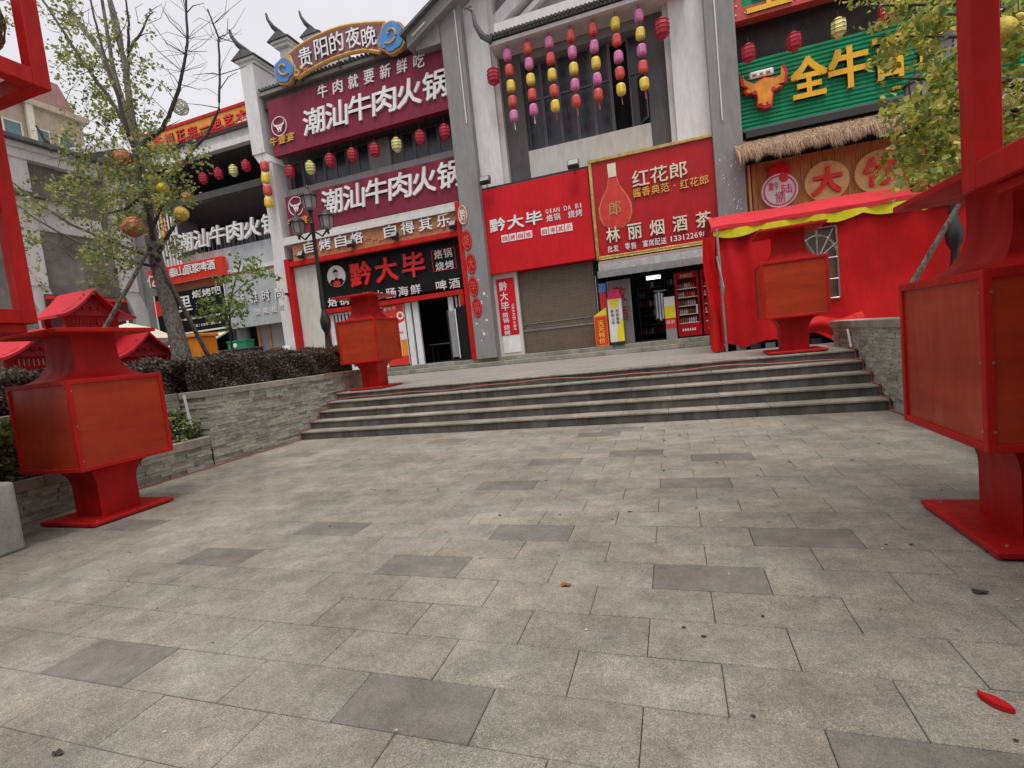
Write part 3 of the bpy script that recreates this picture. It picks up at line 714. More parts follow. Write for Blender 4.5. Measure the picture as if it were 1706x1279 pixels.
# --- white building
wb = thing('shop_building', 'white shop building with grey corner piers and a tiled eave over tall grey windows', 'building', (-2.2, 18, 1.1))
def pier(x0, x1, z1, y0=17.0):
    box('corner_pier', M['grey'], wb, x0, x1, y0, 18.4, 1.145, z1)
pier(-6.92, -6.12, 13.6); pier(1.62, 2.44, 13.9)
box('wall_column', M['white'], wb, -6.12, -5.28, 17.35, 18.4, 7.0, 14.6); box('wall_column', M['offwhite'], wb, -5.28, -5.1, 17.5, 18.4, 7.0, 14.0)
box('wall_column', M['white'], wb, .62, 1.62, 17.35, 18.4, 7.0, 14.0); box('wall_column', M['offwhite'], wb, .45, .62, 17.5, 18.4, 7.0, 14.0)
box('grey_strip', M['grey_d'], wb, -5.1, -4.35, 17.75, 18.4, 7.0, 11.9); box('grey_strip', M['grey_d'], wb, -.15, .45, 17.75, 18.4, 7.0, 11.9)
box('sill_wall', M['offwhite'], wb, -4.35, -.15, 17.7, 18.4, 6.9, 8.28)
box('window_head', M['grey'], wb, -4.35, -.15, 17.8, 18.4, 11.35, 12.2)
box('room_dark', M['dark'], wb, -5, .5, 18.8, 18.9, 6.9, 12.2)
nW = 7; wdt = 4.2/nW
for i in range(nW):
    a = -4.35+i*wdt; b = a+wdt
    if i == 5:   # open sash
        box('window_mullion', M['winframe'], wb, a, a+.05, 18.1, 18.2, 8.28, 11.35)
        fr = MB(); L_ = .55
        d = Vector((.30, -.50, 0)).normalized(); base = Vector((b+.25, 18.1, 0))
        def q(u, z): p = base+d*u; return (p.x, p.y, z)
        for (u0, u1, z0, z1) in ((0, .05, 8.45, 9.95), (.5, .55, 8.45, 9.95), (.05, .5, 8.45, 8.5), (.05, .5, 9.9, 9.95)):
            nrm = Vector((-d.y, d.x, 0))*.03
            vs = []
            for z in (z0, z1):
                for u, s in ((u0, 0), (u1, 0), (u1, 1), (u0, 1)): x, y, zz = q(u, z); vs.append((x+nrm.x*s, y+nrm.y*s, zz))
            fr.add(vs, [(0, 3, 2, 1), (4, 5, 6, 7), (0, 1, 5, 4), (1, 2, 6, 5), (2, 3, 7, 6), (3, 0, 4, 7)])
        f = fixn(fr.build('open_sash', M['winframe'], wb))
        pn = MB(); x0, y0, _ = q(.05, 0); x1, y1, _ = q(.5, 0); pn.add([(x0, y0, 8.5), (x1, y1, 8.5), (x1, y1, 9.9), (x0, y0, 9.9)], [(0, 1, 2, 3)]); pn.build('pane', M['glass'], f)
        continue
    f = MB(); fw = .05
    f.box(a+.004, a+fw, 18.1, 18.2, 8.28, 11.35); f.box(b-fw, b-.004, 18.1, 18.2, 8.28, 11.35)
    for z in (8.28, 10.1, 11.29): f.box(a+fw, b-fw, 18.11, 18.19, z, z+.06)
    wf = f.build('window', M['winframe'], wb); MB().box(a+fw, b-fw, 18.15, 18.16, 8.34, 11.29).build('pane', M['glass'], wf)
# tiled eave
ev = MB(); ev.prismx([(16.78, 11.78), (17.7, 11.9), (17.7, 12.2), (16.78, 11.86)], -5.15, 1.15); ev.build('eave_roof', M['tile'], wb)
for i in range(46):
    x = -5.1+i*.137; MB().tube([(x, 16.66, 11.85), (x, 17.1, 11.98)], .05, 8).build('roof_tile', M['tile'], wb)
box('eave_soffit', M['white'], wb, -5.15, 1.15, 16.85, 17.75, 11.62, 11.74)
box('ridge_band', M['white'], wb, -4.9, .9, 16.85, 17.7, 11.99, 12.28)
MB().tube([(-5.0, 16.8, 11.75), (-5.3, 16.75, 11.95), (-5.5, 16.7, 12.35), (-5.55, 16.7, 12.8), (-5.75, 16.7, 12.98)], [.13, .11, .08, .05, .03], 8).build('upturned_tip', M['tile'], wb, True)
MB().box(-5.85, -5.55, 16.68, 16.72, 12.94, 12.99).build('tip_ornament', M['tile'], wb)
box('gable_field', M['grey'], wb, -5.3, 1.6, 18.0, 18.4, 12.2, 20)
box('side_wall', M['grey'], wb, -6.9, -6.6, 18.4, 27, 1.1, 13.5)
# gable: white bands sloping upward to the right, dark barge over them
def slope(name, m, xa, za, xb, zb, t, y0, y1): MB().prism([(xa, za), (xb, zb), (xb, zb+t), (xa, za+t)], y0, y1).build(name, m, wb)
slope('gable_band', M['white'], -5.1, 12.55, -2.4, 14.3, .5, 17.6, 18.0); slope('gable_band', M['offwhite'], -4.7, 12.35, -2.0, 14.0, .2, 17.75, 18.0)
MB().prism([(-6.12, 13.2), (-5.28, 13.6), (-2, 15.7), (-2, 20), (-6.12, 16)], 17.5, 18.0).build('gable_wall', M['white'], wb)
bz_ = lambda x: 12.72+.555*(x+8.2)
slope('barge_board', M['grey'], -8.1, bz_(-8.1)-.45, -2.0, bz_(-2)-.45, .42, 16.7, 17.4)
slope('barge_tiles', M['tile'], -8.25, bz_(-8.25)-.03, -2.0, bz_(-2)-.03, .1, 16.5, 18.4)
slope('barge_trim', M['white'], -7.85, bz_(-7.85)-.3, -7.3, bz_(-7.3)-.3, .04, 16.64, 16.7)
MB().prism([(-7.9, 12.3), (-6.93, 12.3), (-6.93, bz_(-6.93)-.4), (-7.9, bz_(-7.9)-.4)], 16.95, 17.9).build('barge_return', M['grey'], wb)
# ground floor of the white building
box('pier_face', M['offwhite'], wb, -6.12, -5.2, 17.45, 18.4, 1.145, 7.0)
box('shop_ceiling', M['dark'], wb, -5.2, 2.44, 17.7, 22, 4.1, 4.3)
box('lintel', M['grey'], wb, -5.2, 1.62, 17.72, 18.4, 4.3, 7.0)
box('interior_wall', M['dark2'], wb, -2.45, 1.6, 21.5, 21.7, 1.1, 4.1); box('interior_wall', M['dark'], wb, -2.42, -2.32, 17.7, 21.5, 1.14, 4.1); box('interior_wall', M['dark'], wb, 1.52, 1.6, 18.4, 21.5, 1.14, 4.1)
box('added_shutter_backing', M['dark'], wb, -5.2, -2.44, 17.75, 17.8, 1.1, 4.2)  # unseen dark backing, added to block light through the shutter gaps
sh = thing('roller_shutter', 'closed brown roller shutter below the plain red sign', 'shutter', (-3.8, 17.6, 1.145))
for i in range(37):
    z = 1.16+i*.08; MB().box(-5.18, -2.45, 17.61, 17.63, z, z+.074).build('slat', M['shutter'], sh)
box('handle_rail', M['silver'], sh, -5.18, -2.45, 17.585, 17.608, 1.95, 2.01); box('handle_rail', M['silver'], sh, -5.18, -2.45, 17.59, 17.608, 2.2, 2.23)
box('guide_rail', M['grey_d'], sh, -5.24, -5.18, 17.57, 17.66, 1.145, 4.12)
# --- green restaurant
gb = thing('green_restaurant_building', 'dark-fronted restaurant building at right behind the green and wooden signs', 'building', (6, 18, 1.1))
box('wall', M['grey_d'], gb, 2.44, 14, 18.1, 18.5, 1.1, 16); box('floor_band', M['dark2'], gb, 2.44, 14, 17.9, 18.1, 9.3, 10.9)
box('balcony_floor', M['grey_d'], gb, 2.5, 14, 17.3, 18.1, 10.75, 10.95)
window_band(gb, 2.7, 12, 9.35, 10.6, 18.0, 12)
# --- left shop row
lb = thing('left_shop_building', 'grey shop building with open dark upper balcony under the orange roof sign', 'building', (-19, 18.5, 1.1))
box('upper_back_wall', M['dark'], lb, -24, -15.9, 20.5, 20.7, 6.5, 11.9); box('upper_ceiling', M['grey_d'], lb, -24, -15.9, 17.9, 20.5, 11.6, 11.9)
box('roof', M['tile'], lb, -24.2, -15.9, 17.6, 24, 12.0, 12.15); box('eave', M['offwhite'], lb, -24, -15.9, 17.75, 18.1, 11.6, 11.98); box('eave', M['white'], lb, -24, -15.9, 17.6, 17.9, 11.35, 11.58)
MB().prismx([(18.2, 10.0), (20.4, 9.4), (20.4, 9.2), (18.2, 9.7)], -22.5, -15.9).build('awning_ceiling', M['grey_d'], lb)
for i in range(40):
    x = -23.7+i*.2; MB().tube([(x, 17.55, 12.2), (x, 18.6, 12.35)], .06, 7).build('roof_tile', M['tile'], lb)
for i in range(5): box('upper_post', M['dark2'], lb, -22.3+i*1.5, -22.15+i*1.5, 20.3, 20.4, 7.2, 9.4)
for i in range(7): box('window', M['winframe'], lb, -21.9+i*.85, -21.2+i*.85, 20.35, 20.45, 7.3, 9.1)
box('balcony_fascia', M['greyboard'], lb, -22.6, -15.72, 17.55, 18.2, 6.15, 7.15); box('cornice', M['white'], lb, -22.6, -15.73, 17.42, 17.6, 6.0, 6.14)
box('carved_panel', M['carved'], lb, -22.5, -15.74, 17.5, 17.6, 4.9, 5.99)
# balcony railing
for i in range(27): box('baluster', M['winframe'], lb, -22.4+i*.25, -22.37+i*.25, 17.9, 17.93, 7.15, 8.0)
box('handrail', M['winframe'], lb, -22.4, -15.75, 17.88, 17.95, 8.0, 8.05)
# white slatted corner screen
for i in range(9): a = -22.6+i*.2; MB().box(a, a+.09, 17.3, 17.35, 6.3, 9.3-.03*i).build('screen_slat', M['white_metal'], lb)
box('screen_rail', M['white_metal'], lb, -22.65, -20.85, 17.28, 17.3, 8.1, 8.2); box('corner_wall', M['grey'], lb, -24, -22.7, 17.6, 20, 1.1, 11.3)
box('shop_back_wall', M['dark2'], lb, -24, -15.8, 20.5, 20.7, .8, 4.9); box('shop_ceiling', M['dark'], lb, -24, -15.8, 17.7, 20.5, 3.7, 3.9)
for x in (-18.9, -18.1, -17.5, -16.9): box('door_post', M['winframe'] if x < -18 else M['wood'], lb, x, x+.12, 17.6, 17.72, 1.1, 3.7)
for x in (-18.76, -17.37, -16.75): MB().box(x, x+.6, 17.65, 17.67, 1.2, 3.65).build('glass_door', M['lampglass'], lb)
# --- side building, facing right
sb = thing('side_building', 'grey rendered building with white cornices and pilasters along the left side of the square', 'building', (-24, 12, .8))
box('wall', mat('stained_plaster', (.17, .155, .135), .9, .3, .55, bump=.3, col2=(.30, .285, .26), stretch=(1, 1, 1.6)), sb, -30, -24.1, 2, 17.5, .8, 11.2)
for y0, y1 in ((12.9, 13.7), (16.6, 17.3), (8.2, 9.0)):
    box('pilaster', M['white'], sb, -24.1, -23.85, y0, y1, 5.9, 11.2); MB().prismx([(y0, 5.9), (y1, 5.9), (y1+.35, 4.9), (y1+.35, 1), (y0+.35, 1), (y0+.35, 4.9)], -24.1, -23.9).build('pilaster_foot', M['white'], sb)
box('cornice', M['white'], sb, -24.1, -23.75, 2, 17.6, 10.9, 11.25); box('cornice', M['white'], sb, -24.1, -23.6, 2, 17.7, 11.25, 11.45)
box('coping_tiles', M['tile'], sb, -24.5, -23.3, 2, 17.9, 11.45, 11.6)
MB().tube([(-23.6, 14.5, 11.5), (-23.4, 14.2, 11.8), (-23.3, 13.9, 12.2)], [.12, .08, .03], 7).build('upturned_tip', M['tile'], sb)
box('cornice', M['white'], sb, -24.1, -23.7, 9, 14.9, 9.0, 9.35); box('coping_tiles', M['tile'], sb, -24.2, -23.4, 9, 15, 9.35, 9.5); box('white_panel', M['white'], sb, -24.1, -24.0, 13.7, 16.2, 8.2, 9.0)
bd = thing('shop_board', 'long dark plum sign board on the grey side building at left', 'sign', (-23.9, 15, 5)); q0, q1 = onX(75, 487, -23.7), onX(202, 512, -23.7)
box('board', M['pinkboard'], bd, -23.8, -23.7, q0.y, q1.y+.3, 4.1, 5.55)
box('red_strip', M['printred'], bd, -23.7, -23.68, q0.y, q1.y+.3, 5.35, 5.5)
for r_, tx in enumerate(('烤鱼干锅', '江湖菜馆')):
    mb = MB()
    for i, ch in enumerate(tx): put_text(mb, ch, q0.y+.15+i*.22, q0.y+.33+i*.22, 5.1-.27*r_, 5.3-.27*r_, -23.68, .01, .02, side='x')
    mb.build('lettering', M['pink'], bd)
# apartment block behind
ap = thing('apartment_block', 'distant beige apartment block with blue-green windows above the side building', 'building', (-42, 22, 0))
box('wall', M['beige'], ap, -52, -41, 12, 27.5, 0, 21.5); box('roof', M['beige'], ap, -52.3, -40.6, 11.8, 27.8, 21.5, 21.9)
MB().prismx([(22.5, 21.9), (27.5, 21.9), (26.5, 24), (23.5, 24)], -48, -41.3).build('roof_house', mat('pinkish_roof', (.35, .19, .17), .8), ap)
M['teal'] = mat('teal_glass', (.10, .17, .17), .25, .3, 2)
for i in range(9):
    for j in range(6):
        y = 13+i*1.6; z = 20-j*2.6
        wf = box('window', M['cream'], ap, -41, -40.9, y-.1, y+1.0, z-1.6, z+.1); MB().box(-40.9, -40.88, y, y+.9, z-1.5, z).build('pane', M['teal'], wf)
for i in range(0, 9, 2):
    for j in range(6): box('balcony', M['cream'], ap, -40.9, -40.3, 12.8+i*1.6, 14.4+i*1.6, 18.3-j*2.6-.6, 18.3-j*2.6)
for i in range(4): box('drain_pier', M['cream'], ap, -40.95, -40.7, 14.3+3.2*i, 14.7+3.2*i, 0, 21.5)
h2 = thing('house_annex', 'small grey house with a white gable seen through the tree branches', 'building', (-30, 22, 0)); box('wall', M['grey'], h2, -36, -30, 18, 25, 0, 13.8)
MB().prismx([(17.8, 13.8), (25.2, 13.8), (21.5, 15.6)], -36, -29.8).build('roof', M['tile'], h2); MB().prismx([(17.8, 13.4), (21.5, 15.2), (25.2, 13.4), (25.2, 13.8), (21.5, 15.65), (17.8, 13.8)], -29.9, -29.6).build('gable_trim', M['white'], h2)
for y in (19, 21, 23): wf = box('window', M['white'], h2, -30, -29.93, y-.1, y+1.1, 10.9, 12.6); MB().box(-29.93, -29.9, y, y+1, 11, 12.5).build('pane', M['glass'], wf)
# =================================================================== SIGNS
def sign(name, label, bl, tr, Y, m, depth=.18, cat='sign', brackets=True):
    (x0, z0), (x1, z1) = PX(*bl, Y), PX(*tr, Y)
    t = thing(name, label, cat, ((x0+x1)/2, Y, z0)); bevel(MB().box(x0, x1, Y, Y+depth, z0, z1).build('board', m, t), .01)
    return t, x0, x1, z0, z1
# upper maroon
t, x0, x1, z0, z1 = sign('hotpot_sign', 'large upper maroon sign with big white characters directly below the row of roof tiles', (457, 262), (745, 72), 17.3, M['maroon'], .3)
text_row(t, '潮汕牛肉火锅', (508, 226), (744, 121), 17.22, M['letter'], .08, .055, .12, fill=.93, z=(10.68, 11.62))
text_row(t, '牛肉就要新鲜吃', (530, 160), (706, 94), 17.24, M['letter'], .05, .02, .1, fill=.62, z=(11.9, 12.38))
def bull_logo(t, px, py, r, Y, yel=None):
    x, z = PX(px, py, Y); MB().ring(x, z, r*.93, r, Y-.01, Y+.02).build('logo_ring', M['letter'], t)
    s = r*.9; pts = [(-.95, .75), (-.8, .35), (-.35, .2), (.35, .2), (.8, .35), (.95, .75), (.85, .15), (.5, -.02), (.38, -.3), (.22, -.75), (-.22, -.75), (-.38, -.3), (-.5, -.02), (-.85, .15)]
    MB().prism([(x+a*s*.85, z+b*s*.85) for a, b in pts], Y-.015, Y+.02).build('bull_emblem', M['letter'], t)
    e = MB(); e.disc(x-.17*s, z-.05*s, .08*s, Y-.02, Y-.012, 8); e.disc(x+.17*s, z-.05*s, .08*s, Y-.02, Y-.012, 8); e.disc(x, z-.5*s, .1*s, Y-.02, Y-.012, 8); e.build('emblem_eye', M['maroon'], t)
bull_logo(t, 465, 210, .38, 17.26); text_row(t, '牛壹宴', (451, 247), (490, 229), 17.24, M['letter_gold'], .03, .03, .1, z=(10.66, 10.98))
t, x0, x1, z0, z1 = sign('hotpot_sign', 'lower maroon sign with big white characters between the lantern row and the carved band', (483, 393), (762, 258), 17.3, M['maroon'], .3)
text_row(t, '潮汕牛肉火锅', (538, 357), (767, 271), 17.22, M['letter'], .08, .055, .12, fill=.93, z=(7.5, 8.42))
bull_logo(t, 493, 343, .38, 17.26); text_row(t, '牛壹宴', (481, 384), (512, 364), 17.24, M['letter_gold'], .03, .03, .1, z=(7.35, 7.66))
# carved band
t, x0, x1, z0, z1 = sign('carved_sign', 'carved terracotta band sign with a row of white characters above the black shop sign', (490, 440), (768, 345), 17.25, M['carved'], .2)
text_row(t, '自烤自烙 自得其乐', (508, 424), (749, 357), 17.19, M['letter'], .07, .05, fill=.72, z=(6.14, 6.6))
for i in range(26):   # carved waves, raised
    for j in range(2):
        cx = x0+.2+i*(x1-x0-.4)/25; cz = z0+.3+.42*j+.07*math.sin(i*1.7)
        MB().tube([(cx-.15, 17.245, cz), (cx-.06, 17.235, cz+.07), (cx+.03, 17.235, cz+.03), (cx+.1, 17.245, cz+.1)], .014, 4).build('carved_wave', M['carved'], t)
# floodlights
def flood(px, py, Y, lab, s=.16):
    x, z = PX(px, py, Y); t = thing('floodlight', lab, 'light', (x, Y, z), 'small black floodlights on the signs')
    MB().add([(x-s, Y-.1, z-.02), (x+s, Y-.1, z-.02), (x+s, Y+.02, z+.2), (x-s, Y+.02, z+.2), (x-s, Y+.05, z-.1), (x+s, Y+.05, z-.1), (x+s, Y+.13, z+.12), (x-s, Y+.13, z+.12)], [(0, 1, 2, 3), (4, 7, 6, 5), (0, 4, 5, 1), (1, 5, 6, 2), (2, 6, 7, 3), (3, 7, 4, 0)]).build('housing', M['blackp'], t)
    MB().add([(x-s*.8, Y-.105, z+.01), (x+s*.8, Y-.105, z+.01), (x+s*.8, Y+.0, z+.18), (x-s*.8, Y+.0, z+.18)], [(0, 1, 2, 3)]).build('lens', M['lampglass'], t)
    MB().tube([(x, Y+.08, z), (x, Y+.2, z-.12), (x, Y+.3, z-.2)], .015, 5).build('bracket', M['blackp'], t)
for px, py, Y, l in ((501, 426, 17.05, 'leftmost small floodlight on the carved band'), (584, 407, 17.05, 'second small floodlight on the carved band, under the character pair'), (657, 394, 17.05, 'third small floodlight on the carved band'), (754, 376, 17.05, 'rightmost small floodlight on the carved band'), (955, 275, 16.9, 'square floodlight on top of the plain red sign, beside the gold-framed sign'), (808, 302, 16.9, 'square floodlight at the left top corner of the plain red sign')): flood(px, py, Y, l, .14 if Y > 17 else .19)
# black shop sign
t, x0, x1, z0, z1 = sign('barbecue_sign', 'black sign with three big red characters and a portrait disc over the restaurant door', (541, 512), (762, 378), 17.6, M['black'], .15)
text_row(t, '黔大毕', (585, 470), (704, 420), 17.5, M['letter_red'], .1, .085, fill=.8, z=(4.57, 5.48))
text_row(t, '烙锅 烤小肠海鲜 啤酒', (547, 508), (765, 461), 17.54, M['letter'], .05, .03, fill=.8, z=(3.9, 4.27))
text_row(t, '烙锅', (724, 431), (752, 414), 17.56, M['letter'], .03, .03, z=(5.09, 5.42)); text_row(t, '烧烤', (726, 447), (755, 433), 17.56, M['letter'], .03, .03, z=(4.65, 4.97))
(xa, za), (xb, zb) = PX(722, 453, 17.57), PX(757, 411, 17.57)
r_ = MB(); r_.box(xa, xb, 17.57, 17.6, za-.0, za+.02); r_.box(xa, xb, 17.57, 17.6, zb-.02, zb); r_.box(xa, xa+.02, 17.572, 17.6, za+.02, zb-.02); r_.box(xb-.02, xb, 17.572, 17.6, za+.02, zb-.02); r_.build('red_outline', M['letter_red'], t)
x, z = PX(560, 460, 17.55); MB().disc(x, z, .44, 17.55, 17.6).build('portrait_disc', M['paperw'], t)
def blob(x, z, pts, s): return [(x+a*s, z+b*s) for a, b in pts]
MB().prism(blob(x, z, [(-.8, -.55), (-.55, -.25), (-.2, -.3), (-.1, -.1), (.1, -.1), (.2, -.3), (.55, -.25), (.8, -.55), (.5, -.85), (0, -.98), (-.5, -.85)], .44), 17.54, 17.552).build('portrait_shoulders', M['black'], t)
MB().prism(blob(x, z, [(-.42, -.62), (-.2, -.42), (.2, -.42), (.42, -.62), (.3, -.92), (0, -.97), (-.3, -.92)], .44), 17.53, 17.542).build('portrait_emblem', M['letter_red'], t)
MB().prism(blob(x, z+.02, [(.25*math.cos(a), .15+.36*math.sin(a)) for a in [k*math.pi/8 for k in range(16)]], .44), 17.53, 17.545).build('portrait_face', M['skin'], t)
MB().prism(blob(x, z+.02, [(.27*math.cos(a), .28+.3*math.sin(a)) for a in [k*math.pi/8 for k in range(9)]]+[(-.2, .3), (0, .34), (.2, .3)], .44), 17.522, 17.532).build('portrait_hair', M['black'], t)
# plain red sign
t, x0, x1, z0, z1 = sign('red_sign', 'large plain bright red sign with small white characters above the closed shutter', (815, 458), (978, 280), 17.25, M['red'], .45)
o_ = MB(); o_.box(x0-.06, x1+.06, 17.3, 17.68, z1+.002, z1+.09); o_.box(x1+.003, x1+.09, 17.3, 17.68, z0, z1); o_.build('black_edge', M['blackp'], t)
text_row(t, '黔大毕', (817, 386), (902, 356), 17.22, M['letter'], .03, .075, z=(5.62, 6.07)); text_row(t, 'QIAN DA BI', (909, 356), (970, 343), 17.23, M['letter'], .02, .02, fill=.8, z=(5.9, 6.05))
text_row(t, '烙锅', (911, 369), (933, 358), 17.23, M['letter'], .02, .03, z=(5.63, 5.86)); text_row(t, '烧烤', (947, 363), (970, 352), 17.23, M['letter'], .02, .03, z=(5.62, 5.86))
for s_, bl, tr in (('自烤自烙', (836, 403), (888, 388)), ('自得其乐', (902, 391), (955, 375))):
    (xa, za), (xb, zb) = PX(*bl, 17.235), PX(*tr, 17.235); za, zb = 5.2, 5.455; n = 4; st = (xb-xa)/4
    for i, ch in enumerate(s_):
        MB().box(xa+i*st, xa+i*st+st*.88, 17.235, 17.25, za, zb).build('white_tile', M['letter'], t)
        put_text(MB(), ch, xa+i*st+.04, xa+i*st+st*.88-.04, za+.04, zb-.04, 17.228, .006, .01).build('character', M['letter_red'], t)
# vertical banner
(xa, za), (xb, zb) = PX(830, 560, 17.42), PX(850, 462, 17.42); xa, xb = -6.0, -5.32
t = thing('vertical_banner', 'narrow vertical red banner with white characters on the pillar left of the shutter', 'banner', (xa, 17.42, za)); box('cloth', M['red'], t, xa, xb, 17.42, 17.448, za, zb)
zz = zb-.12
for ch in '黔大毕': put_text(MB(), ch, xa+.1, xa+.40, zz-.32, zz, 17.412, .01, .04).build('character', M['letter'], t); zz -= .36
zz -= .03
for ch in '烙锅 烧烤':
    if ch != ' ': put_text(MB(), ch, xa+.12, xa+.34, zz-.18, zz, 17.412, .01, .03).build('character', M['letter'], t)
    zz -= .2 if ch != ' ' else .06
mb = MB(); zz = zb-.95
for ch in 'QIANDABI':
    v, f, e = glyph(ch, .01); a = np.array(v); a = (a-a.min(0))/np.maximum(a.max(0)-a.min(0), 1e-6)
    hgt = .035 if ch == 'I' else .105
    vv = [(xa+.5+.1*q_[1], 17.412, zz-hgt*q_[0]) for q_ in a]; mb.add(vv, f); zz -= hgt+.035
mb.build('lettering', M['letter'], t)
tag(MB().box(-5.98, -5.3, 17.43, 17.445, 1.25, za-.02).build('white_sheet', M['paperw']), 'blank white sheet on the pillar below the vertical red banner', 'sheet')
# gold framed sign
t, x0, x1, z0, z1 = sign('liquor_sign', 'glossy red sign in a gold frame with a bottle picture and white and gold characters', (999, 428), (1190, 228), 17.2, M['red2'], .45)
f = MB(); gw = .11
f.box(x0-gw, x1+gw, 17.14, 17.5, z1, z1+gw); f.box(x0-gw, x1+gw, 17.14, 17.5, z0-gw, z0); f.box(x0-gw, x0, 17.14, 17.5, z0, z1); f.box(x1, x1+gw, 17.14, 17.5, z0, z1)
bevel(f.build('gold_frame', M['gold'], t), .02)
(bx_, bz) = PX(1025, 348, 17.19); (nx_, nz) = PX(1019, 273, 17.19); bw = .5
prof = [(.13, nz-bz), (.12, nz-bz-.35), (.13, 1.0), (.2, .7), (.38, .4), (.5, .1), (.5, -.2), (.4, -.45), (.2, -.62)]
pts = [(bx_+a, bz+b) for a, b in prof]+[(bx_-a, bz+b) for a, b in prof[::-1]]
MB().prism([(bx_+(x-bx_)*1.07, bz+(z-bz)*1.02) for x, z in pts], 17.185, 17.2).build('bottle_outline', M['gold'], t)
MB().prism(pts, 17.17, 17.19).build('bottle_body', mat('bottle_red', (.62, .04, .03), .25, .2, 3), t)
MB().prism([(bx_-.14, nz), (bx_+.14, nz), (bx_+.13, nz-.42), (bx_-.13, nz-.42)], 17.155, 17.17).build('bottle_cap', M['letter_cream'], t)
put_text(MB(), '郎', bx_-.2, bx_+.18, bz-.2, bz+.25, 17.15, .02, .02).build('character', M['gold'], t)
text_row(t, '红花郎', (1054, 309), (1144, 275), 17.13, M['letter_cream'], .06, .025, fill=.9, z=(6.2, 6.7)); text_row(t, '酱香典范·红花郎', (1055, 329), (1180, 297), 17.14, M['letter_gold'], .04, .03, fill=.85, z=(5.86, 6.14))
text_row(t, '林丽烟酒茶', (1011, 402), (1184, 356), 17.12, M['letter_cream'], .07, .05, fill=.62, z=(4.56, 5.04)); text_row(t, '批发 零售 宴席配送', (1013, 420), (1110, 400), 17.17, M['letter'], .02, .03, fill=.85, z=(4.25, 4.46))
text_row(t, '1331226980', (1116, 402), (1184, 388), 17.17, M['letter'], .02, .03, fill=.8, z=(4.28, 4.45))
# green sign
t, x0, x1, z0, z1 = sign('green_sign', 'green corrugated sign with a bull head and large yellow characters at right', (1232, 222), (1228, 105), 17.4, M['green'], .2)
for o_ in list(t.children): bpy.data.objects.remove(o_)
x0, x1 = 2.5, 11.5; z0, z1 = 7.24, 9.28; n = 17
for i in range(n):
    za = z0+(z1-z0)*i/n; zb = z0+(z1-z0)*(i+1)/n; MB().add([(x0, 17.42, za), (x1, 17.42, za), (x1, 17.385, za+(zb-za)*.3), (x0, 17.385, za+(zb-za)*.3), (x1, 17.385, zb-.03), (x0, 17.385, zb-.03), (x0, 17.42, zb), (x1, 17.42, zb)], [(0, 1, 2, 3), (3, 2, 4, 5), (5, 4, 7, 6)]).build('corrugation_slat', M['green'], t)
box('backing', M['green'], t, x0, x1, 17.43, 17.6, z0, z1); box('bottom_rail', M['blackp'], t, x0+.05, x1, 17.1, 17.5, z0-.28, z0-.08); box('grey_rail', M['winframe'], t, x0, x1, 17.2, 17.5, z0-.07, z0-.005)
crop4 = lambda x, y: (1180+x/3.243, y/3.243)
for ch, a, b in (('全', (455, 520), (635, 315)), ('牛', (660, 450), (870, 245)), ('百', (900, 410), (1065, 195))):
    (xa, za), (xb, zb) = PX(*crop4(*a), 17.25), PX(*crop4(*b), 17.25); put_text(MB(), ch, xa, xb, 7.82, 8.9, 17.25, .11, .11).build('character', M['letter_yel'], t)
(xa, za), (xb, zb) = PX(1533, 90, 17.25), PX(1600, 38, 17.25); put_text(MB(), '味', xa, xb, 7.85, 8.92, 17.25, .11, .04).build('character', M['letter_yel'], t)
text_row(t, '贵州味道', (1486, 150), (1560, 128), 17.3, M['letter_yel'], .06, .02)
bull = [(168, 405), (180, 440), (240, 462), (300, 425), (365, 425), (398, 405), (403, 348), (427, 395), (418, 450), (375, 462), (400, 470), (352, 500), (345, 545), (340, 580), (300, 592), (262, 580), (262, 535), (245, 510), (200, 518), (185, 500), (210, 490), (175, 470)]
bp = [PX(*crop4(*p), 17.3) for p in bull]; cx = sum(p[0] for p in bp)/len(bp); cz = sum(p[1] for p in bp)/len(bp)
fixn(MB().prism(bp, 17.2, 17.36).build('bull_head', M['letter_red'], t)); fixn(MB().prism([(cx+(a-cx)*.88, cz+(b-cz)*.88) for a, b in bp], 17.17, 17.2).build('bull_face', mat('bull_orange', (.72, .27, .02), .45, .25, 4), t))
for p in ((250, 500), (352, 478)): x, z = PX(*crop4(*p), 17.16); MB().disc(x, z, .06, 17.15, 17.17, 10).build('bull_eye', M['dred'], t)
for p in ((285, 560), (320, 552)): x, z = PX(*crop4(*p), 17.16); MB().disc(x, z, .035, 17.15, 17.17, 8).build('bull_nostril', M['dred'], t)
(xa, za), (xb, zb) = PX(1249, 132, 17.2), PX(1289, 110, 17.2); bevel(MB().box(xa, xb, 17.2, 17.3, za, zb).build('name_plate', M['letter'], t), .05, 3); text_row(t, '凯之味', (1254, 128), (1284, 116), 17.18, M['dred'], .015, .01, fill=.7)
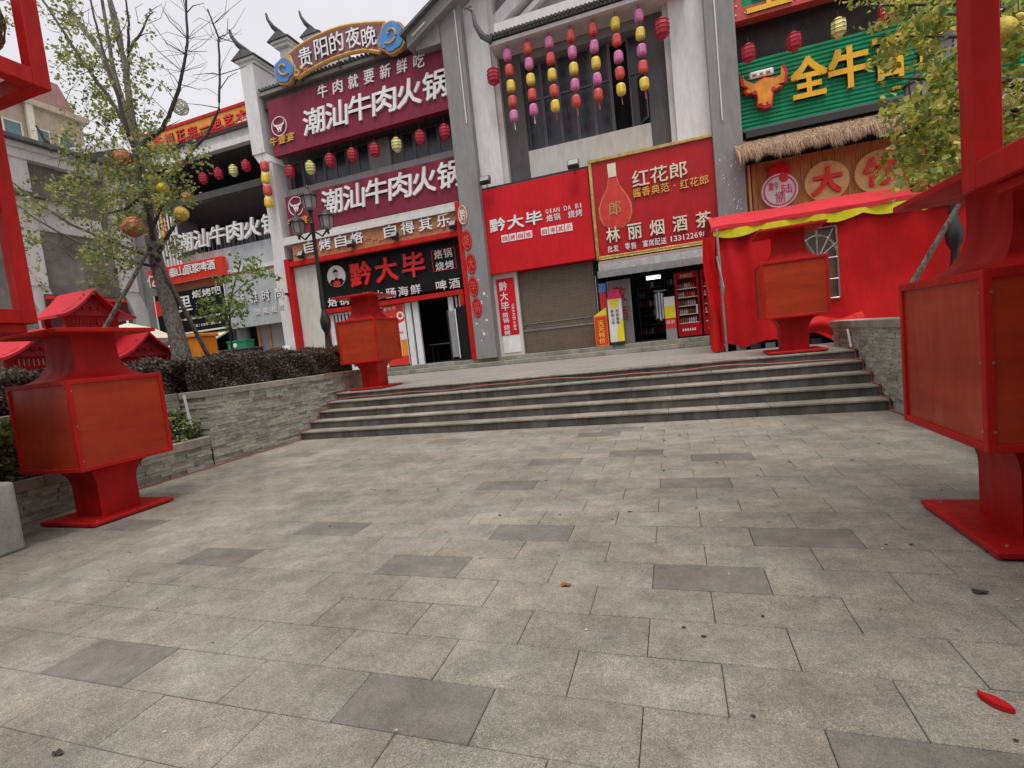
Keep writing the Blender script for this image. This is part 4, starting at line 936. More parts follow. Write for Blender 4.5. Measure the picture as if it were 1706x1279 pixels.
# top green sign with bulb border
t = thing('bulb_border_sign', 'green sign in a red border studded with bulbs at the top right', 'sign', (6, 17, 10.9))
(xa, za) = PX(1220, 38, 17.1); xb = 11.5; box('board', M['green'], t, xa+.25, xb, 17.15, 17.4, za+.35, za+2.6)
f = MB(); f.box(xa, xb, 17.1, 17.45, za, za+.35); f.box(xa, xa+.28, 17.1, 17.45, za+.35, za+2.6); f.box(xa, xb, 17.1, 17.45, za+2.6, za+2.9); f.build('red_border', mat('faded_red_border', (.50, .07, .06), .5), t)
for i in range(34): MB().lathe([(.005, -.03), (.03, 0), (.005, .03)], 0, 0, 6).build('bulb', M['letter'], t).location = tuple(np.array((xa+.1+i*.26, 17.09, za+.17))-np.array(ORG[t.name]))
for i in range(10): MB().lathe([(.005, -.03), (.03, 0), (.005, .03)], 0, 0, 6).build('bulb', M['letter'], t).location = tuple(np.array((xa+.13, 17.09, za+.42+i*.25))-np.array(ORG[t.name]))
for b_ in t.children:
    if b_.name.startswith('bulb'):
        for v in b_.data.vertices: v.co += Vector(ORG[t.name])
(x_, z_) = PX(1240, 22, 17.1)
for i, ch in enumerate('全牛百味'): put_text(MB(), ch, x_+i*2.0, x_+i*2.0+1.3, z_-.05, z_+1.5, 17.05, .1, .03).build('character', M['letter_yel'], t)
# thatch
t = thing('thatch_awning', 'brown straw thatch awning hanging under the green sign', 'awning', (6, 17, 6.3)); MB().prismx([(16.55, 6.35), (17.7, 6.95), (17.7, 6.85), (16.6, 6.2)], 2.3, 11.5).build('roof_sheet', mat('thatch_base', (.2, .13, .08), .9), t)
N = 22000; sx = rng.uniform(2.2, 11.5, N); sv = rng.uniform(0, 1, N)**.75; px = sx; py = 17.65-1.2*sv; pz = 7.12-.72*sv+rng.uniform(-.01, .05, N)
L = rng.uniform(.12, .46, N)*(1+.3*np.sin(sx*9)*np.sin(sx*3.7)); ww = .008; dx = rng.normal(0, .05, N); ddy = -.55*L; ddz = -.8*L*np.where(sv > .8, 1.3, .5)
V = np.stack([np.c_[px-ww, py, pz], np.c_[px+ww, py, pz], np.c_[px+dx*.8, py+ddy, pz+ddz]], 1).reshape(-1, 3)
me = bpy.data.meshes.new('straw'); me.from_pydata(V.tolist(), [], [(3*i, 3*i+1, 3*i+2) for i in range(N)]); 
tt = rng.uniform(.5, 1.7, (N, 1))*np.array([[1, .96, .95]]); setcol(me, tt); me.materials.append(M['thatch'])
me.transform(Matrix.Translation(-Vector(ORG[t.name]))); o = bpy.data.objects.new('straw', me); COL.objects.link(o); o.parent = t; tag(o, kind='stuff')
# wooden sign
t = thing('wooden_sign', 'brown wooden plank sign with round discs behind the red tent', 'sign', (6, 17.4, 4.6)); 
for i in range(30): a = 2.5+i*.3; MB().box(a+.003, a+.297, 17.4+random.uniform(0, .01), 17.5, 3.8, 6.25).build('plank', M['wood'], t)
box('pole', M['woodl'], t, 2.55, 2.62, 17.3, 17.38, 3.8, 6.2); box('pole', M['wood'], t, 2.66, 2.78, 17.3, 17.38, 3.8, 6.2)
for ch, c, r in (('大', (1378, 301), .58), ('竹', (1465, 285), .6), ('林', (1556, 262), .6)):
    x, z = PX(*c, 17.3); MB().disc(x, z, r, 17.32, 17.4, 32).build('round_disc', M['woodl'], t)
    put_text(MB(), ch, x-r*.62, x+r*.62, z-r*.62, z+r*.66, 17.24, .07, .13, .1).build('character', M['letter_red'], t)
x, z = PX(1299, 317, 17.3); MB().disc(x, z, .5, 17.3, 17.4, 32).build('logo_disc', M['paperw'], t); MB().ring(x, z, .41, .45, 17.285, 17.3).build('logo_ring', M['pinkp'], t)
MB().prism([(x-.32, z+.42), (x-.24, z+.66), (x-.34, z+.7), (x, z+.8), (x+.32, z+.76), (x+.34, z+.42)], 17.31, 17.38).build('logo_hat', M['red'], t)
for ch, (a, b, c, d) in (('黔', (-.3, -.02, .03, .27)), ('捌', (-.13, .12, -.36, -.03)), ('陆', (.05, .34, -.12, .16))): put_text(MB(), ch, x+a, x+b, z+c, z+d, 17.285, .012, .02).build('character', M['pinkp'], t)
fl = [(.08, .22), (.0, .32), (.03, .45), (.12, .6), (.13, .45), (.2, .5), (.26, .35), (.2, .22)]; MB().prism([(x+a, z+b) for a, b in fl], 17.28, 17.295).build('flame_mark', M['printred'], t)
# arch sign
t = thing('arch_sign', 'curved mauve sign with gold rim and blue cloud ends above the maroon sign', 'sign', (-11.4, 17.2, 13)); Ya = 17.0
c2 = lambda x, y: (380+x/3.877, y/3.877)
topc = [(395, 352), (445, 305), (500, 270), (575, 230), (650, 197), (725, 172), (800, 157), (900, 147), (1005, 143)]; botc = [(978, 335), (925, 325), (870, 322), (785, 338), (700, 367), (630, 395), (560, 432), (500, 468), (448, 503)]
P = [PX(*c2(*p), Ya) for p in topc+botc]; cx = sum(p[0] for p in P)/len(P); cz = sum(p[1] for p in P)/len(P)
fixn(MB().prism(P, Ya, Ya+.12).build('sign_panel', M['mauve'], t))
mb = MB(); Pt = [PX(*c2(*p), Ya) for p in topc]; Pb = [PX(*c2(*p), Ya) for p in botc[::-1]]
for Q in (Pt, Pb, [Pt[0], Pb[0]], [Pt[-1], Pb[-1]]): mb.tube([(x, Ya+.04, z) for x, z in Q], .075, 6)
mb.build('gold_rim', M['goldp'], t)
for ch, c in zip('贵阳的夜晚', ((498, 367), (600, 310), (698, 270), (805, 240), (908, 235))):
    x, z = PX(*c2(*c), Ya-.06); s = .3; put_text(MB(), ch, x-s, x+s, z-.34, z+.36, Ya-.06, .06, .03).build('character', M['letter'], t)
def cloud(cpx, r, sgn):
    x, z = PX(*cpx, Ya)
    L3 = ((-sgn*.0, .18, .62), (sgn*.38, -.12, .50), (-sgn*.30, -.30, .52), (sgn*.05, -.52, .40), (-sgn*.42, .22, .40))
    for q, (a, b, c) in enumerate(L3):
        MB().disc(x+a*r, z+b*r, c*r+.075, Ya-.02-.002*q, Ya+.14, 24).build('cloud_rim', M['goldp'], t)
    for q, (a, b, c) in enumerate(L3):
        MB().disc(x+a*r, z+b*r, c*r, Ya-.08-.002*q, Ya-.03, 24).build('cloud_end', M['blue'], t)
    MB().tube([(x+sgn*r*(.1+.5*u)*math.cos(5.5*u), Ya-.1, z+.1*r+r*(.1+.5*u)*math.sin(5.5*u)) for u in [i/14 for i in range(15)]], .04, 5).build('cloud_swirl', M['goldp'], t)
cloud((475, 117), .52, 1); cloud((652, 61), .58, -1)
for c, r in (((495, 122), .14), ((504, 112), .09), ((510, 117), .08)): x, z = PX(*c, Ya); MB().ring(x, z, r*.5, r, Ya-.05, Ya+.05, 14).build('gold_curl', M['goldp'], t)
for px in (500, 565, 625): x, z = PX(px, 100, 17.2); MB().tube([(x, 17.2, 12.7), (x, 17.1, 13.9)], .03, 5).build('support_bar', M['blackp'], t)
# orange roof sign
t, x0, x1, z0, z1 = sign('orange_roof_sign', 'long orange roof sign with red characters above the open balcony at left', (238, 255), (415, 172), 17.6, M['orange_sign'], .15)
f = MB(); f.box(x0-.05, x1, 17.56, 17.8, z1, z1+.13); f.box(x0-.05, x1, 17.56, 17.8, z0-.08, z0); f.build('red_edge', M['lred_frame'], t)
text_row(t, '烙锅正宗一绝艺术', (257, 249), (408, 186), 17.54, M['letter_red'], .06, .09, fill=.74, z=(12.17, 12.6))
for px, py, s in ((246, 251, .5), (412, 200, .5)): x, z = PX(px, py, 17.57); MB().prism([(x+s*math.cos(a)*(1+.15*math.cos(6*a)), z+.4*s*abs(math.sin(a))*(1+.2*math.cos(6*a))) for a in [k*math.pi/20 for k in range(21)]], 17.55, 17.6).build('cloud_motif', M['letter_cream'], t)
# free standing white letters
t = thing('balcony_letters', 'free-standing white characters mounted along the left balcony rail', 'sign', (-18.5, 17.3, 7.1)); (xa, za), (xb, zb) = PX(297, 418, 17.3), PX(461, 355, 17.3)
text_row(t, '潮汕牛肉火锅', (xa, 7.3), (xb, 8.1), 17.3, M['letter'], .1, .05, .12, fill=.9, world=True); box('mounting_rail', M['blackp'], t, xa, xb, 17.42, 17.46, za+.25, za+.3)
for i in range(5): x = xa+.8+i*(xb-xa-1)/4; MB().tube([(x, 17.35, za+.3), (x+.15, 17.6, za-.25)], .02, 4).build('strut', M['blackp'], t)
# left street signs
t, x0, x1, z0, z1 = sign('beer_sign', 'red sign with white characters behind the tree trunk at left', (250, 480), (368, 426), 17.2, M['printred'], .25)
text_row(t, '泰山原浆啤酒', (283, 461), (357, 437), 17.16, M['letter'], .03, .08, fill=.95, z=(6.25, 6.65)); text_row(t, '亿', (247, 480), (262, 456), 17.16, M['letter'], .03, .05)
text_row(t, '原浆鲜啤泰山原浆啤酒鲜活原浆', (285, 473), (366, 458), 17.18, M['letter_cream'], .01, .01, each=False, name='small_lettering')
t, x0, x1, z0, z1 = sign('grill_sign', 'black sign with white characters and a phone line under the red sign', (268, 560), (372, 472), 17.3, M['black'], .25)
f = MB(); f.box(x0-.06, x0, 17.28, 17.5, z0-.06, z1); f.box(x0, x1, 17.28, 17.5, z0-.06, z0); f.box(x1, x1+.05, 17.28, 17.5, z0-.06, z1); f.build('white_rim', M['white_metal'], t)
text_row(t, '里', (298, 517), (316, 491), 17.25, M['letter'], .04, .04, z=(4.68, 5.33)); text_row(t, '烧烤吧', (321, 498), (367, 479), 17.25, M['letter'], .03, .04, z=(5.17, 5.5)); text_row(t, '烤鱼烤肉小龙虾', (295, 536), (368, 521), 17.28, M['letter'], .01, .02, each=False, name='small_lettering')
text_row(t, '电话:15968710', (322, 545), (368, 534), 17.28, M['letter'], .01, .02, each=False, name='small_lettering'); (xa, za), (xb, zb) = PX(258, 528, 17.28), PX(272, 500, 17.28); box('red_patch', M['printred'], t, xa, xb+.1, 17.285, 17.3, za, zb)
t, x0, x1, z0, z1 = sign('salon_sign', 'pale grey slatted sign with small white characters left of the white pilaster', (388, 548), (468, 445), 17.3, M['greyboard'], .25)
x1 = -15.78
for i in range(40): a = x0+i*(x1-x0)/40; MB().box(a, a+.03, 17.28, 17.3, z0, z1).build('board_rib', M['greyboard'], t)
text_row(t, '炫雅时尚', (397, 510), (470, 481), 17.22, M['letter'], .05, .03, fill=.6, z=(4.54, 4.98)); text_row(t, '烫染祛斑', (426, 525), (474, 513), 17.25, M['letter'], .02, .02, fill=.65, z=(4.0, 4.24))
t = thing('vertical_letters', 'vertical column of yellow characters on the corner behind the tree', 'sign', (-22.8, 17.2, 7)); x, z = PX(265, 330, 17.3)
for i, ch in enumerate('贵上正'): put_text(MB(), ch, x-.25, x+.25, z-.62*i-.5, z-.62*i, 17.25, .05, .02).build('character', M['letter_yel'], t)
box('backing', M['grey_d'], t, x-.35, x+.35, 17.3, 17.4, z-2.0, z+.2)
# red medallion chain right of the restaurant
meds = ((771, 358), (778, 400), (785, 439), (789, 477), (795, 512))
nm = ('topmost pale-rimmed brown', 'second red', 'third red', 'fourth red', 'lowest red')
for i, (px, py) in enumerate(meds):
    x, z = PX(px, py, 17.0); t = thing('round_medallion', nm[i]+' round medallion on the strip right of the restaurant', 'sign', (x, 17, z), 'round medallions beside the restaurant'); r = .42
    def disc_side(rr, x0_, x1_): return None
    fixn(MB().prism([(x+.19*math.cos(a), z+.37*math.sin(a)) for a in [k*math.pi/12 for k in range(24)]], 16.98, 17.1).build('disc', M['carved'] if i == 0 else M['red2'], t)); MB().tube([(x+.16*math.cos(a), 16.975, z+.32*math.sin(a)) for a in [k*math.pi/12 for k in range(25)]], .012, 4).build('rim', M['letter'] if i == 0 else M['coral'], t)
    put_text(MB(), '黔烙大毕锅'[i], x-.1, x+.1, z-.2, z+.2, 16.96, .02, .02).build('character', M['letter'] if i == 0 else M['coral'], t)
# =================================================================== SHOP THINGS
# liquor shop front
t = thing('metal_canopy', 'grey metal box canopy over the liquor shop entrance', 'canopy', (-.3, 17.2, 3.6))
MB().prismx([(16.7, 3.62), (17.7, 3.72), (17.7, 4.0), (17.0, 3.98), (16.72, 3.85)], -2.15, 1.25).build('hood', M['silver'], t); MB().prismx([(16.7, 3.4), (16.74, 3.4), (16.74, 3.62), (16.7, 3.62)], -2.2, 1.3).build('front_strip', M['silver'], t)
t = thing('ceiling_lamp', 'lit white tube lamp glowing inside the dark liquor shop', 'lamp', (-.5, 18.6, 3.1)); (xa, za), (xb, zb) = PX(1077, 466, 18.6), PX(1100, 459, 18.6); box('tube', M['tube'], t, xa, xb, 18.6, 18.7, za, za+.1); box('fitting', M['white_metal'], t, xa, xb, 18.62, 18.68, za+.1, za+.14)
for i in range(2): box('hanger', M['blackp'], t, xa+.05+i*.4, xa+.07+i*.4, 18.64, 18.66, za+.14, 4.1)
t = thing('glass_door', 'open glass shop door with dark red characters left of the entrance', 'door', (-1.6, 17.6, 1.14)); f = MB(); xa, xb = -2.05, -1.25
f.box(xa, xa+.05, 17.6, 17.66, 1.15, 3.35); f.box(xb-.06, xb, 17.6, 17.66, 1.15, 3.35); f.box(xa+.05, xb-.06, 17.6, 17.66, 3.27, 3.35); f.box(xa+.05, xb-.06, 17.6, 17.66, 1.15, 1.25); f.build('door_frame', M['silver'], t)
MB().box(xa+.05, xb-.06, 17.62, 17.64, 1.25, 3.27).build('pane', M['lampglass'], t)
put_text(MB(), '敬', xa+.15, xb-.15, 2.6, 3.15, 17.61, .008, .03).build('character', M['dred'], t); put_text(MB(), '酒', xa+.2, xb-.15, 1.95, 2.45, 17.61, .008, .02).build('character', M['dred'], t)
tag(box('red_door_panel', M['printred'], None, -2.3, -2.08, 17.5, 17.6, 1.15, 3.15), 'narrow red panel at the left jamb of the liquor shop', 'panel')
tag(box('blue_notice', M['blue'], None, -2.32, -2.06, 17.485, 17.498, 3.0, 3.3), 'small blue notice at the top of the narrow red panel', 'notice')
t = thing('display_box', 'orange-red cardboard display stand by the shutter, yellow wedge on top', 'display stand', (-2.3, 17.2, 1.145)); box('body', M['printor'], t, -2.52, -2.08, 17.15, 17.5, 1.15, 2.2); box('print_panel', M['printred'], t, -2.5, -2.1, 17.14, 17.15, 1.2, 2.15)
MB().prism([(-2.52, 2.2), (-2.08, 2.2), (-2.08, 2.45)], 17.15, 17.5).build('top_wedge', M['printyel'], t)
z_ = 2.02
for ch in '天天特价': put_text(MB(), ch, -2.4, -2.2, z_-.17, z_, 17.13, .008, .04).build('character', M['printyel'], t); z_ -= .2
t = thing('pop_up_banner', 'white and yellow standing banner with a magenta top beside the glass door', 'banner', (-1.75, 17.2, 1.145)); box('sheet', M['paperw'], t, -2.02, -1.55, 17.15, 17.18, 1.25, 2.75); MB().prism([(-2.04, 2.7), (-1.53, 2.7), (-1.62, 3.0), (-1.85, 3.05)], 17.14, 17.2).build('header', M['pinkp'], t)
MB().prism([(-1.8, 1.26), (-1.55, 1.26), (-1.55, 2.1), (-1.75, 1.75)], 17.14, 17.15).build('yellow_field', M['printyel'], t); MB().prism([(-1.95, 2.7), (-1.65, 2.7), (-1.7, 2.4), (-1.92, 2.42)], 17.14, 17.15).build('yellow_field', M['printyel'], t); box('foot', M['blackp'], t, -2.0, -1.57, 17.1, 17.4, 1.145, 1.25)
for cx_, tx in ((-1.88, '新品上市'), (-1.72, '欢迎品尝')):
    z_ = 2.35
    for ch in tx: put_text(MB(), ch, cx_-.05, cx_+.05, z_-.1, z_, 17.13, .006, .01).build('character', M['blackp'], t); z_ -= .13
t = thing('notice_board', 'narrow white yellow and red notice stand left of the drinks fridge', 'notice', (-.05, 17.3, 1.145)); box('white_part', M['paperw'], t, -.2, .14, 17.3, 17.33, 2.25, 2.55); box('yellow_part', M['printyel'], t, -.2, .14, 17.295, 17.33, 1.85, 2.25); box('red_part', M['printred'], t, -.2, .14, 17.3, 17.33, 1.5, 1.85); box('clear_part', M['lampglass'], t, -.2, .14, 17.29, 17.36, 1.145, 1.5)
text_row(t, '低价', (-.17, 1.66), (.1, 1.78), 17.29, M['letter'], .006, .03, world=True)
t = thing('hanging_cloth', 'striped cloth hanging on a hook in the liquor shop doorway', 'cloth', (-.35, 17.5, 2)); 
for i in range(7): MB().box(-.5+.045*i, -.5+.045*(i+1)-.004, 17.5+.02*math.sin(i*2), 17.52+.02*math.sin(i*2), 1.85+.05*math.sin(i*1.3), 2.75-.02*abs(i-3)).build('stripe', M['paperw'] if i % 2 else M['blue'] if i == 4 else M['winframe'], t)
box('hook_rail', M['silver'], t, -.5, -.1, 17.5, 17.53, 2.78, 2.81)
def fridge(x0, x1, lab):
    t = thing('drinks_fridge', lab, 'fridge', ((x0+x1)/2, 17.5, 1.145), 'red drinks fridges'); z0, z1 = 1.2, 3.3
    f = MB(); f.box(x0, x0+.07, 17.4, 17.95, z0, z1); f.box(x1-.07, x1, 17.4, 17.95, z0, z1); f.box(x0+.07, x1-.07, 17.4, 17.95, z1-.22, z1); f.box(x0+.07, x1-.07, 17.4, 17.95, z0, z0+.42); f.box(x0+.07, x1-.07, 17.93, 17.95, z0+.42, z1-.22)
    bevel(f.build('cabinet', M['red2'], t), .01); box('foot', M['blackp'], t, x0+.05, x1-.05, 17.45, 17.9, 1.145, 1.2)
    for i in range(5):
        z = z0+.42+i*.28; MB().box(x0+.07, x1-.07, 17.45, 17.9, z, z+.025).build('shelf', M['white_metal'], t)
        k = int((x1-x0-.16)/.068)
        for j in range(k):
            x = x0+.11+j*.068; b = MB().lathe([(.024, z+.026), (.026, z+.13), (.012, z+.17), (.011, z+.2)], x, 17.5, 6).build('bottle', [M['bottle1'], M['bottle2'], M['letter_red'], M['printor']][(i*3+j//3) % 4 if i > 2 else (i+j//4) % 2], t)
    for i in range(6): box('print_mark', M['letter'], t, x0+.14+i*(x1-x0-.3)/6, x0+.14+(i+.6)*(x1-x0-.3)/6, 17.39, 17.4, z0+.17, z0+.25)
    text_row(t, '冰爽饮料', (x0+.18, z1-.19), (x1-.18, z1-.07), 17.39, M['letter'], .006, .03, world=True, fill=.8)
    box('handle', M['white_metal'], t, x1-.13, x1-.09, 17.36, 17.4, 1.9, 2.2)
fridge(.18, .92, 'red drinks fridge full of bottles, standing free in the liquor shop entrance'); fridge(.98, 1.55, 'red drinks fridge half hidden by the edge of the red tent')
t = thing('bottle_shelf', 'tall shelf of bottles and boxes at the back of the dark liquor shop', 'shelf', (-.4, 21.1, 1.145))
for sx in (-1.25, .45): box('side_panel', M['winframe'], t, sx, sx+.05, 21.0, 21.4, 1.15, 3.3)
for i in range(6):
    z = 1.35+i*.37; MB().box(-1.2, .45, 21.0, 21.4, z, z+.03).build('shelf_board', M['winframe'], t)
    for j in range(13):
        x = -1.13+j*.122
        if (i+j) % 3: MB().lathe([(.035, z+.031), (.037, z+.17), (.015, z+.22), (.014, z+.27)], x, 21.1, 6).build('bottle', [M['bottle2'], M['bottle1'], M['dark2'], M['bottle1']][(i*5+j//3) % 4], t)
        else: MB().box(x-.045, x+.045, 21.05, 21.15, z+.031, z+.25).build('carton', [M['dred'], M['bottle2'], M['dark2']][(i+j//2) % 3], t)
# restaurant poster and fridge
t = thing('door_poster', 'tall red and white food poster beside the restaurant door', 'poster', (-10.4, 17.45, 1.2)); box('sheet', M['paperw'], t, -10.95, -9.97, 17.46, 17.5, 1.2, 3.6); MB().prism([(-10.94, 3.59), (-9.98, 3.59), (-9.98, 2.95), (-10.3, 2.85), (-10.94, 2.75)], 17.45, 17.46).build('red_field', M['printred'], t)
MB().box(-10.94, -9.98, 17.45, 17.46, 1.21, 1.55).build('red_field', M['printred'], t); MB().box(-10.25, -9.98, 17.448, 17.458, 1.56, 2.2).build('orange_field', M['printor'], t); MB().box(-10.5, -10.3, 17.448, 17.458, 1.56, 1.95).build('blue_field', M['blue'], t)
text_row(t, '黔大毕', (-10.85, 3.4), (-10.3, 3.54), 17.44, M['letter'], .006, .03, world=True); text_row(t, '烙锅', (-10.8, 3.0), (-10.5, 3.15), 17.44, M['letter'], .006, .03, world=True); text_row(t, '烧烤', (-10.8, 2.85), (-10.5, 2.98), 17.44, M['letter'], .006, .03, world=True)
MB().ring(-10.15, 3.15, .09, .16, 17.44, 17.45, 14).build('bowl_mark', M['letter'], t); text_row(t, '加盟热线', (-10.5, 2.45), (-10.1, 2.53), 17.45, M['printred'], .006, .02, world=True)
t = thing('glass_fridge', 'black upright display fridge with glass side at the restaurant door', 'fridge', (-7.6, 17.3, 1.145)); box('cabinet', M['black'], t, -7.62, -6.98+.02, 17.15, 17.75, 1.2, 3.15); box('door_frame', M['white_metal'], t, -7.66, -7.62, 17.15, 17.2, 1.25, 3.1); box('glass_front', M['lampglass'], t, -8.0, -7.68, 17.3, 17.34, 1.3, 3.05); box('door_frame', M['blackp'], t, -8.06, -8.0, 17.28, 17.36, 1.2, 3.1); box('foot', M['blackp'], t, -8.0, -7.0, 17.25, 17.65, 1.145, 1.2)
for i in range(4): MB().box(-7.98, -7.7, 17.35, 17.6, 1.5+i*.4, 1.52+i*.4).build('shelf', M['white_metal'], t)
# little boxes left
t = thing('orange_bin', 'tall orange plastic bin beside the tree trunk above the hedge', 'bin'); v = onY(322, 590, 11); bevel(MB().box(v.x-.25, v.x+.32, 11, 11.6, ZT, 2.75).build('body', M['orange'], t), .03); bevel(MB().box(v.x-.3, v.x+.37, 10.95, 11.65, 2.75, 2.85).build('lid', M['orange'], t), .02)
t = thing('green_crate', 'green plastic box on a counter in the left shop front', 'box'); (xa, za), (xb, zb) = PX(387, 582, 16.8), PX(416, 567, 16.8); box('tub', M['sgreen'], t, xa, xb, 16.6, 17.0, za, zb); box('lid', M['sgreen'], t, xa-.03, xb+.03, 16.57, 17.03, zb, zb+.06); MB().disc((xa+xb)/2-.1, (za+zb)/2, .1, 16.585, 16.6, 12).build('printed_mark', M['letter'], t)
t2 = thing('counter', 'dark shop counter carrying the green box', 'counter'); box('front', M['dark2'], t2, -20.5, -16.9, 16.55, 17.2, 1.14-.3, za-.04); box('top', M['winframe'], t2, -20.6, -16.8, 16.5, 17.25, za-.04, za-.002)
t = thing('fabric_awning', 'half open cream awning under the black sign of the left shop', 'awning'); MB().prismx([(16.2, 3.0), (17.6, 3.6), (17.6, 3.55), (16.2, 2.92)], -21.5, -18.9).build('canvas', M['cream'], t); MB().tube([(-21.4, 16.2, 2.95), (-18.9, 16.2, 2.95)], .04, 6).build('roller', M['wood'], t)
t = thing('blue_striped_drum', 'white and blue striped barrel at the foot of the white pilaster', 'barrel'); (xa, za) = PX(480, 585, 16.9); MB().lathe([(.2, 1.145), (.22, 1.5), (.22, 2.3), (.18, 2.5)], xa, 16.9, 14).build('body', M['paperw'], t)
for i in range(6): a = i*math.pi/3; MB().tube([(xa+.225*math.cos(a), 16.9+.225*math.sin(a), 1.5), (xa+.225*math.cos(a+1), 16.9+.225*math.sin(a+1), 2.3)], .03, 4).build('stripe', M['blue'], t)
# =================================================================== HANGING LANTERNS
def small_lantern(m, nm='paper_lantern', r=.165, h=.40, tassel=False):
    t = thing(nm, 'x', 'lantern', (0, 0, 0)); n = 14; mb = MB(); pr = [(r*.45, -h*.5), (r*.82, -h*.46), (r, -h*.3), (r*1.02, 0), (r, h*.3), (r*.82, h*.46), (r*.45, h*.5)]
    mb.lathe(pr, 0, 0, n); mb.build('shade', m, t, False)
    MB().lathe([(r*.4, h*.5), (r*.4, h*.55)], 0, 0, 8).build('cap', M['gold'], t)
    ribs = MB()
    for k in range(7):
        a = 2*math.pi*k/7; ribs.tube([(1.03*q[0]*math.cos(a), 1.03*q[0]*math.sin(a), q[1]) for q in pr], .008, 3)
    ribs.build('ribs', m, t)
    indexkids(t); return t
protos = {'p': small_lantern(M['pink']), 'r': small_lantern(M['coral']), 'y': small_lantern(M['lyel'])}
cols = [[(330, 357, 'p'), (343, 455, 'r'), (353, 555, 'y'), (364, 655, 'r'), (375, 748, 'p')], [(462, 313, 'r'), (471, 413, 'p'), (482, 513, 'y'), (491, 612, 'r'), (499, 708, 'p')],
        [(600, 277, 'p'), (609, 380, 'r'), (619, 482, 'y'), (634, 585, 'r'), (641, 683, 'y')], [(741, 233, 'r'), (751, 338, 'p'), (760, 443, 'y'), (768, 548, 'p'), (774, 652, 'r')],
        [(884, 190, 'r'), (892, 300, 'p'), (903, 407, 'y'), (912, 510, 'p'), (916, 612, 'r')], [(1028, 152, 'y'), (1037, 260, 'r'), (1048, 368, 'p'), (1058, 472, 'r'), (1064, 577, 'y')],
        [(1180, 103, 'p'), (1190, 218, 'y'), (1199, 325, 'p'), (1207, 432, 'r'), (1214, 540, 'y')]]
CN = {'p': 'pink', 'r': 'coral red', 'y': 'yellow'}; ON = ['topmost', 'second from top', 'middle', 'fourth from top', 'lowest']; SN = ['leftmost', 'second', 'third', 'fourth', 'fifth', 'sixth', 'rightmost']
used = set(); YL = 17.05
for ci, cl in enumerate(cols):
    P = [PX(760+a/3.877, b/3.877, YL) for a, b, _ in cl]; xm = sum(p[0] for p in P)/5
    for i, ((x, z), (_, _, k)) in enumerate(zip(P, cl)):
        t = protos[k] if k not in used else copytree(protos[k]); used.add(k)
        t.location = (x*.5+xm*.5, YL, z); t.scale = (.84, .84, .86); t.rotation_euler = (random.uniform(-.05, .05), random.uniform(-.04, .04), random.uniform(0, 6))
        t['label'] = '%s %s paper lantern on the %s string before the tall grey windows' % (ON[i], CN[k], SN[ci]); t['group'] = 'paper lanterns on strings before the tall windows'
    t = thing('lantern_string', '%s string line holding five small coloured lanterns before the tall grey windows' % SN[ci], 'string', (xm, YL, P[-1][1]), 'string lines of the window lanterns')
    MB().tube([(xm, YL, 11.65), (xm, YL, P[-1][1]-.2)], .008, 4).build('cord', M['blackp'], t)
    MB().tube([(xm, YL, P[-1][1]-.2), (xm+.01, YL, P[-1][1]-.46)], [.008, .018], 5).build('tassel', M['coral'] if ci > 1 else M['paperw'], t)
# bigger barrel lanterns
def barrel(m, r=.23, h=.62):
    t = thing('palace_lantern', 'x', 'lantern'); pr = [(r*.5, -h*.5), (r*.55, -h*.4), (r*.95, -h*.33), (r*1.05, -h*.12), (r*1.05, h*.12), (r*.95, h*.33), (r*.55, h*.4), (r*.5, h*.5)]
    MB().lathe(pr, 0, 0, 8).build('shade', m, t)
    for z in (-.33, -.1, .1, .33): MB().lathe([(r*(1.02 if abs(z) > .2 else 1.1), h*z-.012), (r*(1.06 if abs(z) > .2 else 1.13), h*z), (r*(1.02 if abs(z) > .2 else 1.1), h*z+.012)], 0, 0, 8).build('hoop', M['gold'] if m == M['lime'] else m, t)
    MB().tube([(0, 0, h*.5), (0, 0, h*.5+.25)], .01, 4).build('hanger', M['blackp'], t); indexkids(t); return t
bpro = {'r': barrel(M['dred']), 'l': barrel(M['lime'])}; bused = set()
def putb(k, px, py, Y, lab, grp, s=1.0, dz=0):
    t = bpro[k] if k not in bused else copytree(bpro[k]); bused.add(k); x, z = PX(px, py, Y); t.location = (x, Y, z+dz); s *= .8; t.scale = (s, s, s); t.rotation_euler.z = random.uniform(0, 1); t['label'] = lab; t['group'] = grp
G1 = 'lantern row below the upper maroon sign'
for i, (k, px, py) in enumerate((('r', 483, 286), ('l', 517, 279), ('r', 550, 267), ('r', 587, 258), ('r', 624, 250), ('l', 661, 241), ('r', 700, 229), ('r', 741, 219))):
    putb(k, px, py, 17.0, ('dark red lantern, %s of eight in the row below the upper maroon sign' % ('leftmost', 'second', 'third', 'fourth', 'fifth', 'sixth', 'seventh', 'rightmost')[i]) if k == 'r' else 'pale lime lantern in the maroon-sign row, toward its %s end' % ('left' if i < 4 else 'right'), G1)
for i, (k, px, py) in enumerate((('r', 339, 297), ('r', 364, 289), ('l', 389, 284), ('r', 410, 276))):
    putb(k, px, py, 17.4, ['first red lantern from the left over the open left balcony', 'second red lantern from the left over the open left balcony', 'pale lime lantern hung over the open left balcony', 'red lantern nearest the white pilaster over the left balcony'][i], 'lantern row over the left balcony', .95)
for i, (k, px, py) in enumerate((('r', 1247, 88), ('r', 1323, 69), ('l', 1397, 46), ('r', 1476, 23))):
    putb(k, px, py, 16.9, ['dark red lantern above the small white plate of the green sign', 'dark red lantern above the first yellow character of the green sign', 'pale lime lantern hung above the green sign', 'dark red lantern hung above the green sign beside the leaves'][i], 'lantern row above the green sign', 1.0)
